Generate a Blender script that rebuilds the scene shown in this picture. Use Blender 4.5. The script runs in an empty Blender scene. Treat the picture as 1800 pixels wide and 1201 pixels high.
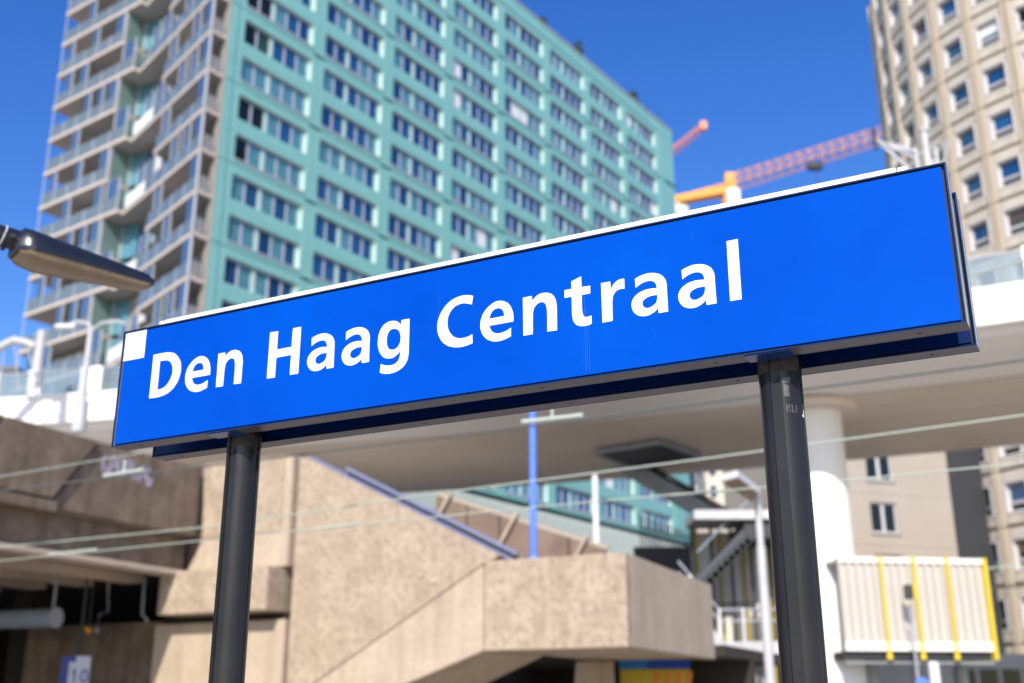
import bpy, math, random
from mathutils import Vector, Matrix

random.seed(7)
SC = bpy.context.scene
COL = SC.collection
R = math.radians

# ------------------------------------------------------------------ camera, sky, sun, exposure
CAM_H, TH, ROLL, FPX = 1.6, 0.319028, -0.0015328, 1972.1
_f = Vector((0, math.cos(TH), math.sin(TH)))
_r0 = Vector((1, 0, 0)); _u0 = _r0.cross(_f)
_r = _r0 * math.cos(ROLL) + _u0 * math.sin(ROLL)
_u = _u0 * math.cos(ROLL) - _r0 * math.sin(ROLL)
CP = Vector((0, 0, CAM_H))
cd = bpy.data.cameras.new('camera')
cd.sensor_width = 36; cd.lens = FPX / 1800 * 36
cd.clip_start = 0.05; cd.clip_end = 4000
cd.dof.use_dof = True; cd.dof.focus_distance = 3.35; cd.dof.aperture_fstop = 2.1
cd.dof.aperture_blades = 0
cam = bpy.data.objects.new('camera', cd); COL.objects.link(cam)
cam.matrix_world = Matrix(((_r.x, _u.x, -_f.x, 0), (_r.y, _u.y, -_f.y, 0), (_r.z, _u.z, -_f.z, CAM_H), (0, 0, 0, 1)))
SC.camera = cam

SUN_EL, SUN_HEAD = R(36.5), R(190.4)          # heading clockwise from +Y
world = bpy.data.worlds.new('World'); SC.world = world; world.use_nodes = True
wn = world.node_tree
sky = wn.nodes.new('ShaderNodeTexSky'); sky.sky_type = 'NISHITA'; sky.sun_disc = False
sky.sun_elevation = SUN_EL; sky.sun_rotation = SUN_HEAD
sky.air_density = 1.0; sky.dust_density = 0.8; sky.ozone_density = 2.2
hsv = wn.nodes.new('ShaderNodeHueSaturation'); hsv.inputs['Saturation'].default_value = 1.38; hsv.inputs['Hue'].default_value = 0.518
wn.links.new(sky.outputs[0], hsv.inputs['Color'])
wn.links.new(hsv.outputs[0], wn.nodes['Background'].inputs[0])
wn.nodes['Background'].inputs[1].default_value = 0.15
sd = bpy.data.lights.new('sun', 'SUN'); sd.energy = 3.9; sd.angle = R(0.53); sd.color = (1.0, 0.93, 0.81)
sun = bpy.data.objects.new('sun', sd); COL.objects.link(sun)
SUNV = Vector((math.sin(SUN_HEAD) * math.cos(SUN_EL), math.cos(SUN_HEAD) * math.cos(SUN_EL), math.sin(SUN_EL)))
sun.rotation_euler = SUNV.to_track_quat('Z', 'Y').to_euler()
vs = SC.view_settings
vs.view_transform = 'Standard'; vs.look = 'None'; vs.exposure = 0.5; vs.gamma = 1; vs.use_curve_mapping = False
SC.cycles.max_bounces = 8; SC.cycles.transparent_max_bounces = 24

# ------------------------------------------------------------------ survey helpers: photo pixel -> point in the place
def ray(px, py):
    return _r * ((px - 900) / FPX) + _u * ((600.5 - py) / FPX) + _f
def at(px, py, Y):
    d = ray(px, py); return CP + d * (Y / d.y)
def atz(px, py, z):
    d = ray(px, py); return CP + d * ((z - CAM_H) / d.z)

# ------------------------------------------------------------------ materials
MATS = {}
def mat(name, col, rough=0.6, metal=0.0, spec=0.5, var=0.0, vscale=1.0, fine=0.0, fscale=40.0, streak=0.0,
        bump=0.0, bscale=60.0, coat=0.0, dark=(0.5, 0.5, 0.5), detail=4.0):
    if name in MATS: return MATS[name]
    m = bpy.data.materials.new(name); m.use_nodes = True; nt = m.node_tree
    b = nt.nodes['Principled BSDF']
    b.inputs['Roughness'].default_value = rough; b.inputs['Metallic'].default_value = metal
    b.inputs['Specular IOR Level'].default_value = spec
    b.inputs['Coat Weight'].default_value = coat; b.inputs['Coat Roughness'].default_value = 0.05
    b.inputs['Base Color'].default_value = (*col, 1)
    tc = nt.nodes.new('ShaderNodeTexCoord')
    cur = None
    def noise(scale, det, mapping=None):
        n = nt.nodes.new('ShaderNodeTexNoise'); n.inputs['Scale'].default_value = scale; n.inputs['Detail'].default_value = det
        if mapping:
            mp = nt.nodes.new('ShaderNodeMapping'); mp.inputs['Scale'].default_value = mapping
            nt.links.new(tc.outputs['Object'], mp.inputs[0]); nt.links.new(mp.outputs[0], n.inputs['Vector'])
        else: nt.links.new(tc.outputs['Object'], n.inputs['Vector'])
        return n
    def mixin(fac_socket, amount, lo, hi, c2):
        nonlocal cur
        mr = nt.nodes.new('ShaderNodeMapRange'); mr.inputs[1].default_value = lo; mr.inputs[2].default_value = hi
        mr.inputs[3].default_value = 0; mr.inputs[4].default_value = amount
        nt.links.new(fac_socket, mr.inputs[0])
        mx = nt.nodes.new('ShaderNodeMix'); mx.data_type = 'RGBA'
        nt.links.new(mr.outputs[0], mx.inputs['Factor'])
        if cur is None: mx.inputs['A'].default_value = (*col, 1)
        else: nt.links.new(cur, mx.inputs['A'])
        mx.inputs['B'].default_value = (*c2, 1)
        cur = mx.outputs['Result']
    dk = tuple(c * d for c, d in zip(col, dark))
    if var: mixin(noise(vscale, detail).outputs['Fac'], var, 0.35, 0.7, dk)
    if streak: mixin(noise(3.0, 3, (1.2, 1.2, 0.09)).outputs['Fac'], streak, 0.42, 0.72, tuple(c * 0.6 for c in dk))
    if fine: mixin(noise(fscale, 2).outputs['Fac'], fine, 0.45, 0.75, tuple(c * 0.45 for c in col))
    if cur is not None: nt.links.new(cur, b.inputs['Base Color'])
    if bump:
        bp = nt.nodes.new('ShaderNodeBump'); bp.inputs['Strength'].default_value = bump; bp.inputs['Distance'].default_value = 0.02
        nt.links.new(noise(bscale, 3).outputs['Fac'], bp.inputs['Height']); nt.links.new(bp.outputs[0], b.inputs['Normal'])
    MATS[name] = m
    return m

def glass_mat(name, tint, refl=0.12, rough=0.02, opacity=0.15):
    if name in MATS: return MATS[name]
    m = bpy.data.materials.new(name); m.use_nodes = True; nt = m.node_tree; nt.nodes.remove(nt.nodes['Principled BSDF'])
    out = nt.nodes['Material Output']
    tr = nt.nodes.new('ShaderNodeBsdfTransparent'); tr.inputs[0].default_value = (*tint, 1)
    gl = nt.nodes.new('ShaderNodeBsdfGlossy'); gl.inputs['Roughness'].default_value = rough
    df = nt.nodes.new('ShaderNodeBsdfDiffuse'); df.inputs[0].default_value = (tint[0] * .7, tint[1] * .75, tint[2] * .75, 1)
    fr = nt.nodes.new('ShaderNodeFresnel'); fr.inputs[0].default_value = 1.5
    ad = nt.nodes.new('ShaderNodeMath'); ad.operation = 'ADD'; ad.inputs[1].default_value = refl; ad.use_clamp = True
    nt.links.new(fr.outputs[0], ad.inputs[0])
    m0 = nt.nodes.new('ShaderNodeMixShader'); m0.inputs[0].default_value = opacity
    nt.links.new(tr.outputs[0], m0.inputs[1]); nt.links.new(df.outputs[0], m0.inputs[2])
    m1 = nt.nodes.new('ShaderNodeMixShader'); nt.links.new(ad.outputs[0], m1.inputs[0])
    nt.links.new(m0.outputs[0], m1.inputs[1]); nt.links.new(gl.outputs[0], m1.inputs[2])
    nt.links.new(m1.outputs[0], out.inputs[0])
    MATS[name] = m
    return m

M = {}
M['signblue'] = mat('sign_blue', (0.0, 0.073, 0.465), 0.10, spec=0.10, var=0.8, vscale=1.3, fine=.10, fscale=9, dark=(1, .62, .84))  # broad darker mottling paints soft reflections into the blue
M['signinner'] = mat('sign_inner_shaded', (0.0008, 0.014, 0.085), 0.3, spec=.2)  # sign blue darkened to paint the shade between the boards
M['scratch'] = mat('sign_scratch', (0.012, 0.10, 0.60), 0.4)
M['navy'] = mat('sign_navy', (0.004, 0.03, 0.13), 0.25)
M['lip'] = mat('sign_lip', (0.002, 0.022, 0.085), 0.18)
M['groove'] = mat('sign_groove', (0.002, 0.004, 0.012), 0.6)
M['aluend'] = mat('sign_lit_aluminium', (0.62, 0.58, 0.55), 0.4, metal=.5, var=.3, vscale=9, dark=(.7, .7, .7))  # paler copy of the casing metal paints sunlight on the ends
M['alu'] = mat('sign_shaded_aluminium', (0.105, 0.083, 0.080), 0.4, metal=0.1, spec=.3, var=.4, vscale=6)  # casing metal darkened to paint its shaded underside
M['letter'] = mat('letter_white', (0.86, 0.87, 0.86), 0.3, var=.06, vscale=12, dark=(.9, .9, .88))
M['strip'] = mat('strip_white', (0.85, 0.82, 0.73), 0.4, var=.15, vscale=5, dark=(.8, .75, .65))
M['post'] = mat('post_black', (0.015, 0.0145, 0.016), 0.31, spec=0.34, var=.4, vscale=7, fine=.0, bump=.015, bscale=260, dark=(1.9, 1.8, 1.75))
M['postdirt'] = mat('post_dirt', (0.02, 0.018, 0.017), 0.75, var=.7, vscale=60, dark=(3.5, 3.2, 2.9), detail=6)
M['residue'] = mat('sticker_residue', (0.10, 0.098, 0.095), 0.6, var=.8, vscale=50, dark=(.35, .35, .35))
M['teal'] = mat('teal_panel', (0.235, 0.51, 0.485), 0.5, var=.55, vscale=.35, fine=.12, fscale=1.4, streak=.22, dark=(.78, .88, .9))
M['tealjoint'] = mat('teal_joint', (0.035, 0.13, 0.125), 0.8)
M['reveal'] = mat('pale_reveal', (0.48, 0.64, 0.61), 0.5)
M['winframe'] = mat('window_frame_lilac', (0.44, 0.47, 0.56), 0.45)
M['sillgrey'] = mat('sill_grey', (0.34, 0.37, 0.42), 0.5)
M['pane_blue'] = mat('pane_blue', (0.014, 0.085, 0.21), 0.04, spec=1.0, var=.5, vscale=.7, dark=(.6, .5, .55))
M['pane_deep'] = mat('pane_deep', (0.007, 0.05, 0.145), 0.04, spec=1.0)
M['pane_curtain'] = mat('pane_curtain', (0.10, 0.27, 0.34), 0.1, spec=.9, var=.6, vscale=1.5, dark=(.4, .5, .6))
M['pane_green'] = mat('pane_green', (0.035, 0.07, 0.045), 0.06, spec=.5, var=.6, vscale=1.2)
M['pane_dark'] = mat('pane_dark', (0.008, 0.012, 0.012), 0.06, spec=.4)
M['pane_white'] = mat('pane_white', (0.80, 0.82, 0.82), 0.3, var=.3, vscale=3)
M['pane_brown'] = mat('pane_brown', (0.09, 0.06, 0.05), 0.1, spec=.6)
M['pane_teal'] = mat('pane_teal', (0.01, 0.12, 0.15), 0.06, spec=.8)
M['slab'] = mat('balcony_concrete', (0.56, 0.49, 0.435), 0.7, var=.45, vscale=.9, dark=(.75, .7, .65))
M['soffit'] = mat('balcony_soffit', (0.50, 0.44, 0.40), 0.8)
M['endwall'] = mat('end_wall', (0.26, 0.24, 0.22), 0.8)
M['whitepost'] = mat('white_metal', (0.74, 0.74, 0.76), 0.4, var=.25, vscale=3, dark=(.8, .8, .78))
M['frost'] = mat('frosted_white', (0.72, 0.75, 0.74), 0.5)
M['balpost'] = mat('balcony_metal', (0.50, 0.51, 0.54), 0.4)
M['grail'] = glass_mat('balcony_glass', (0.84, 0.95, 0.96), .13, opacity=.26)
M['gscreen'] = glass_mat('screen_glass', (0.40, 0.58, 0.80), .30, opacity=.25)
M['gteal'] = glass_mat('teal_glass', (0.45, 0.66, 0.62), .16, opacity=.5)
M['gdeck'] = glass_mat('deck_glass', (0.72, 0.80, 0.80), .08, opacity=.22)
M['beige'] = mat('beige_precast', (0.55, 0.495, 0.425), 0.75, var=.5, vscale=.5, streak=.4, dark=(.82, .78, .72))
M['beigerib'] = mat('beige_rib', (0.53, 0.455, 0.365), 0.75, var=.3, vscale=.5, streak=.25, dark=(.82, .78, .72))
M['beigejoint'] = mat('beige_joint', (0.22, 0.18, 0.14), 0.9)
M['whiteframe'] = mat('white_frame', (0.60, 0.585, 0.58), 0.45)
M['transom'] = mat('transom_grey', (0.42, 0.41, 0.43), 0.4)
M['wing'] = mat('wing_render', (0.41, 0.36, 0.305), 0.85, var=.5, vscale=.35, fine=.15, fscale=6, dark=(.78, .76, .74))
M['darkclad'] = mat('dark_cladding', (0.035, 0.037, 0.042), 0.6)
M['white'] = mat('viaduct_white', (0.83, 0.81, 0.78), 0.5, var=.2, vscale=.3, dark=(.9, .88, .84))
M['vsoffit'] = mat('viaduct_soffit', (0.70, 0.615, 0.53), 0.55, var=.5, vscale=.25, streak=.0, dark=(.8, .77, .72))
M['vgap'] = mat('viaduct_joint', (0.10, 0.09, 0.08), 0.9)
M['conc'] = mat('aggregate_concrete', (0.47, 0.38, 0.285), 0.9, var=.8, vscale=1.6, fine=.7, fscale=6.5, streak=.25, bump=.7, bscale=26, dark=(.72, .69, .66), detail=7)
M['concs'] = mat('smooth_concrete', (0.50, 0.41, 0.315), 0.88, var=.65, vscale=.9, fine=.3, fscale=9, streak=.3, bump=.15, bscale=14, dark=(.76, .72, .68), detail=6)
M['concd'] = mat('weathered_shaded_concrete', (0.25, 0.19, 0.14), 0.92, var=.75, vscale=1.6, fine=.5, fscale=8, streak=.5, bump=.7, bscale=26, dark=(.45, .42, .4), detail=8)
M['conclip'] = mat('concrete_lip', (0.50, 0.41, 0.33), 0.85, var=.4, vscale=1)
M['rust'] = mat('rusty_panel', (0.23, 0.165, 0.125), 0.8, var=.7, vscale=1.3, dark=(.55, .5, .5), detail=6)
M['lilacrail'] = mat('blue_grey_rail', (0.19, 0.21, 0.34), 0.5)
M['blackrail'] = mat('black_rail', (0.012, 0.013, 0.02), 0.5)
M['interior'] = mat('interior_shade', (0.035, 0.03, 0.026), 0.9, var=.4, vscale=.5)  # near-black colour paints the shade inside the station hall
M['blackp'] = mat('black_plastic', (0.012, 0.013, 0.018), 0.3, spec=.6, var=.3, vscale=20, dark=(2, 2, 2))
M['lens'] = mat('lamp_lens', (0.33, 0.235, 0.14), 0.22, spec=.6, var=.6, vscale=3, fine=.4, fscale=25, dark=(.5, .48, .45))
M['wirel'] = mat('wire_light', (0.42, 0.47, 0.40), 0.5)
M['wired'] = mat('wire_dark', (0.10, 0.10, 0.095), 0.6)
M['clamp'] = mat('clamp_pale', (0.46, 0.52, 0.46), 0.45)
M['orange'] = mat('crane_orange', (0.82, 0.36, 0.07), 0.5)
M['crane2'] = mat('crane_red', (0.72, 0.27, 0.14), 0.5)
M['bluepole'] = mat('pole_blue', (0.10, 0.22, 0.75), 0.4)
M['steel'] = mat('steel_blue_grey', (0.25, 0.30, 0.38), 0.5, var=.3, vscale=.8)
M['darksteel'] = mat('dark_steel', (0.03, 0.032, 0.036), 0.6, var=.4, vscale=2, dark=(2, 2, 2))
M['galv'] = mat('galvanised', (0.40, 0.42, 0.46), 0.45, metal=.2, var=.3, vscale=3)
M['stairsteel'] = mat('stair_steel', (0.055, 0.065, 0.085), 0.5)
M['galvw'] = mat('pale_galvanised', (0.52, 0.52, 0.53), 0.5, var=.5, vscale=2.5, dark=(.6, .6, .6))
M['yellow'] = mat('yellow_paint', (0.68, 0.52, 0.04), 0.55, var=.4, vscale=2, dark=(.8, .75, .6))
M['corr'] = mat('corrugated_white', (0.56, 0.53, 0.49), 0.5, var=.6, vscale=.9, streak=.4, dark=(.85, .82, .78))
M['greypanel'] = mat('grey_panel', (0.33, 0.35, 0.36), 0.6, var=.3, vscale=.6)
M['slat'] = mat('slat_grey', (0.46, 0.52, 0.50), 0.5)
M['ground'] = mat('ballast_ground', (0.42, 0.375, 0.32), 0.95, var=.5, vscale=.4, fine=.3, fscale=10)
M['paving'] = mat('platform_paving', (0.44, 0.41, 0.37), 0.9, var=.35, vscale=.6)
M['leaf'] = mat('leaf_green', (0.055, 0.085, 0.03), 0.7)
M['bark'] = mat('bark', (0.08, 0.06, 0.045), 0.9)
M['signwhite'] = mat('number_sign_white', (0.50, 0.51, 0.57), 0.4)
M['signdkblue'] = mat('number_sign_blue', (0.01, 0.02, 0.22), 0.4)
M['speaker'] = mat('tube_grey', (0.30, 0.31, 0.35), 0.4)
M['amber'] = mat('amber_plastic', (0.8, 0.35, 0.01), 0.4)
M['farglass'] = mat('far_glass', (0.02, 0.05, 0.11), 0.05, spec=1)
M['cream'] = mat('cream_render', (0.72, 0.64, 0.54), 0.8)
M['greyfar'] = mat('far_grey', (0.16, 0.17, 0.20), 0.8)
M['graf'] = mat('graffiti_violet', (0.50, 0.46, 0.60), 0.8, var=.9, vscale=2.5, dark=(.45, .42, .4))
M['posteryellow'] = mat('poster_yellow', (0.55, 0.42, 0.01), 0.5)
M['ochre'] = mat('ochre_paint', (0.34, 0.26, 0.05), 0.6)
M['palepanel'] = mat('pale_panel', (0.50, 0.48, 0.47), 0.6, var=.3, vscale=.8)
M['posterorange'] = mat('poster_orange', (0.70, 0.22, 0.01), 0.5)
M['posterblue'] = mat('poster_blue', (0.0, 0.06, 0.45), 0.5)
M['postercyan'] = mat('poster_cyan', (0.01, 0.22, 0.60), 0.5)

# ------------------------------------------------------------------ mesh builder
class MB:
    def __init__(s): s.v = []; s.f = []; s.m = []; s.sm = []
    def add(s, vs, fs, m=0, smooth=False):
        o = len(s.v); s.v += [tuple(p) for p in vs]
        for f in fs: s.f.append(tuple(i + o for i in f)); s.m.append(m); s.sm.append(smooth)
    def box(s, x0, x1, y0, y1, z0, z1, m=0):
        vs = [(x, y, z) for z in (z0, z1) for y in (y0, y1) for x in (x0, x1)]
        s.add(vs, [(0, 2, 3, 1), (4, 5, 7, 6), (0, 1, 5, 4), (2, 6, 7, 3), (0, 4, 6, 2), (1, 3, 7, 5)], m)
        return s
    def prism(s, poly, z0, z1, m=0, mtop=None, mbot=None):
        n = len(poly); a = sum(poly[i][0] * poly[(i + 1) % n][1] - poly[(i + 1) % n][0] * poly[i][1] for i in range(n))
        if a < 0: poly = poly[::-1]
        vs = [(x, y, z0) for x, y in poly] + [(x, y, z1) for x, y in poly]
        s.add(vs, [(i, (i + 1) % n, n + (i + 1) % n, n + i) for i in range(n)], m)
        s.add(vs, [tuple(range(n, 2 * n))], m if mtop is None else mtop)
        s.add(vs, [tuple(range(n - 1, -1, -1))], m if mbot is None else mbot)
        return s
    def vprism(s, poly, y0, y1, m=0):          # polygon in x,z extruded along y
        n = len(poly); a = sum(poly[i][0] * poly[(i + 1) % n][1] - poly[(i + 1) % n][0] * poly[i][1] for i in range(n))
        if a < 0: poly = poly[::-1]
        vs = [(x, y0, z) for x, z in poly] + [(x, y1, z) for x, z in poly]
        s.add(vs, [tuple(range(n)), tuple(range(2 * n - 1, n - 1, -1))] + [(i, n + i, n + (i + 1) % n, (i + 1) % n) for i in range(n)], m)
        return s
    def xprism(s, poly, x0, x1, m=0):          # polygon in y,z extruded along x
        n = len(poly); a = sum(poly[i][0] * poly[(i + 1) % n][1] - poly[(i + 1) % n][0] * poly[i][1] for i in range(n))
        if a < 0: poly = poly[::-1]
        vs = [(x0, y, z) for y, z in poly] + [(x1, y, z) for y, z in poly]
        s.add(vs, [tuple(range(n - 1, -1, -1)), tuple(range(n, 2 * n))] + [(i, (i + 1) % n, n + (i + 1) % n, n + i) for i in range(n)], m)
        return s
    def cyl(s, p0, p1, r0, r1=None, seg=12, m=0, caps=True, smooth=True):
        r1 = r0 if r1 is None else r1
        p0, p1 = Vector(p0), Vector(p1); d = (p1 - p0).normalized()
        a = d.orthogonal().normalized(); b = d.cross(a)
        vs = []
        for p, r in ((p0, r0), (p1, r1)):
            for i in range(seg):
                t = 2 * math.pi * i / seg; vs.append(p + (a * math.cos(t) + b * math.sin(t)) * r)
        s.add(vs, [(i, (i + 1) % seg, seg + (i + 1) % seg, seg + i) for i in range(seg)], m, smooth)
        if caps: s.add(vs, [tuple(range(seg - 1, -1, -1)), tuple(range(seg, 2 * seg))], m)
        return s
    def tube(s, pts, r, seg=8, m=0):
        pts = [Vector(p) for p in pts]; n = len(pts); vs = []
        ref = Vector((0.123, 0.2, 1)).normalized()
        for k, p in enumerate(pts):
            d = (pts[min(k + 1, n - 1)] - pts[max(k - 1, 0)]).normalized()
            a = d.cross(ref).normalized(); b = d.cross(a)
            for i in range(seg):
                t = 2 * math.pi * i / seg; vs.append(p + (a * math.cos(t) + b * math.sin(t)) * (r[k] if isinstance(r, (list, tuple)) else r))
        fs = []
        for k in range(n - 1):
            for i in range(seg):
                j = (i + 1) % seg; fs.append((k * seg + i, k * seg + j, (k + 1) * seg + j, (k + 1) * seg + i))
        s.add(vs, fs, m, True)
        s.add(vs, [tuple(range(seg)), tuple(range((n - 1) * seg, n * seg))], m)
        return s
    def beam(s, p0, p1, w, h, m=0, up=(0, 0, 1)):   # rectangular bar between two points
        p0, p1 = Vector(p0), Vector(p1); d = (p1 - p0).normalized(); up = Vector(up)
        a = d.cross(up)
        if a.length < 1e-4: a = d.cross(Vector((1, 0, 0)))
        a.normalize(); b = a.cross(d)
        vs = [p + a * (sx * w / 2) + b * (sz * h / 2) for p in (p0, p1) for sx, sz in ((-1, -1), (1, -1), (1, 1), (-1, 1))]
        s.add(vs, [(3, 2, 1, 0), (4, 5, 6, 7), (0, 1, 5, 4), (1, 2, 6, 5), (2, 3, 7, 6), (3, 0, 4, 7)], m)
        return s
    def mesh(s, name, mats):
        me = bpy.data.meshes.new(name); me.from_pydata(s.v, [], s.f)
        for mt in mats: me.materials.append(mt)
        me.polygons.foreach_set('material_index', s.m); me.polygons.foreach_set('use_smooth', s.sm)
        me.update(); return me
    def build(s, name, mats, parent=None, loc=(0, 0, 0), rotz=0):
        if not isinstance(mats, (list, tuple)): mats = [mats]
        return inst(name, s.mesh(name, mats), parent, loc, rotz)

def inst(name, me, parent=None, loc=(0, 0, 0), rotz=0, scale=None, rot=None, material=None):
    o = bpy.data.objects.new(name, me); COL.objects.link(o)
    o.parent = parent; o.location = loc
    o.rotation_euler = rot if rot else (0, 0, rotz)
    if scale: o.scale = scale
    if material is not None:
        o.material_slots[0].link = 'OBJECT'; o.material_slots[0].material = material
    return o
def empty(name, loc=(0, 0, 0), rotz=0):
    o = bpy.data.objects.new(name, None); COL.objects.link(o); o.location = loc; o.rotation_euler = (0, 0, rotz)
    o.empty_display_size = .2
    return o
def tag(o, label, cat, group=None):
    o['label'] = label; o['category'] = cat
    if group: o['group'] = group
    return o
def struct(o): o['kind'] = 'structure'; return o
def bevel(o, w, seg=2):
    b = o.modifiers.new('bevel', 'BEVEL'); b.width = w; b.segments = seg; b.limit_method = 'ANGLE'; b.angle_limit = R(40)
    return o
def loc_pt(root_loc, rotz, P):      # world point -> local point of an Empty turned about z
    d = Vector(P) - Vector(root_loc); c, s = math.cos(-rotz), math.sin(-rotz)
    return Vector((d.x * c - d.y * s, d.x * s + d.y * c, d.z))

# ================================================================== GROUND
g = MB(); g.box(-700, 700, -300, 1500, -1.25, -1.0); struct(g.build('ground', M['ground']))
# platform slab under the camera, running with the tracks
pl = MB(); pl.box(-4.5, 4.5, -60, 45, -1.0, 0); pf = pl.build('platform', M['paving'], None, (1.0, 2.0, 0), R(-26)); struct(pf)
# ================================================================== STATION NAME SIGN
PSI = 1.08531326
SB = Vector((1.15943529, 2.7, 0)); SL, SH, ST, SS, SZ = 3.00386, 0.454579, 0.0675864, 0.207707, 2.541047
s_d = Vector((-math.sin(PSI), math.cos(PSI), 0)); s_n = Vector((math.cos(PSI), math.sin(PSI), 0))
sign = empty('station_name_sign', SB + s_d * (SL / 2) + s_n * 0.138, PSI - math.pi / 2)
tag(sign, 'long blue station name board reading Den Haag Centraal, on two black posts', 'station sign')
YF = -0.138
def sign_board(y0, y1, mf, mb_):
    hx = SL / 2; z0, z1 = SZ, SZ + SH
    case = MB(); w = 0.0045; gw = 0.0075
    case.box(-hx, hx, y0, y1, z0, z0 + .004); case.box(-hx, hx, y0, y1, z1 - .004, z1)
    c = bevel(case.build('casing', M['alu'], sign), .0012, 2)
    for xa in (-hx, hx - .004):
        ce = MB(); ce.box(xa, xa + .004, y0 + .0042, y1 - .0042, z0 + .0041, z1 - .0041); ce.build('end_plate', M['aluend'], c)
    for ya, yb in ((y0 - .0012, y0 + .004), (y1 - .004, y1 + .0012)):
        lip = MB()
        lip.box(-hx - .0006, hx + .0006, ya, yb, z0 - .0006, z0 + w); lip.box(-hx - .0006, hx + .0006, ya, yb, z1 - w, z1 + .0006)
        lip.box(-hx - .0006, -hx + w, ya, yb, z0 + w, z1 - w); lip.box(hx - w, hx + .0006, ya, yb, z0 + w, z1 - w)
        bevel(lip.build('trim', M['lip'], c), .0011, 2)
    gr = MB(); gr.box(-hx + .006, hx - .006, y0 + .012, y1 - .012, z0 + .006, z1 - .006); gr.build('core', M['groove'], c)
    fc = MB()
    fc.box(-hx + w + gw, hx - w - gw, y0 + .0015, y0 + .0115, z0 + w + gw * .7, z1 - w - gw * .7)
    face = bevel(fc.build('face_plate', M[mf], sign), .001, 2)
    fb = MB(); fb.box(-hx + w + gw, hx - w - gw, y1 - .0115, y1 - .0015, z0 + w + gw * .7, z1 - w - gw * .7)
    bevel(fb.build('face_plate', M[mb_], sign), .001, 2)
    for k in range(6):                       # rivets in the underside
        x = -hx + .12 + k * (SL - .24) / 5
        rv = MB(); rv.cyl((x, (y0 + y1) / 2, z0 - .0012), (x, (y0 + y1) / 2, z0 + .001), .0042, seg=10); rv.build('rivet', M['groove'], c)
    return face
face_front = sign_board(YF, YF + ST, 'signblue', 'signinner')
sign_board(YF + SS, YF + SS + ST, 'signinner', 'signblue')
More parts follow.
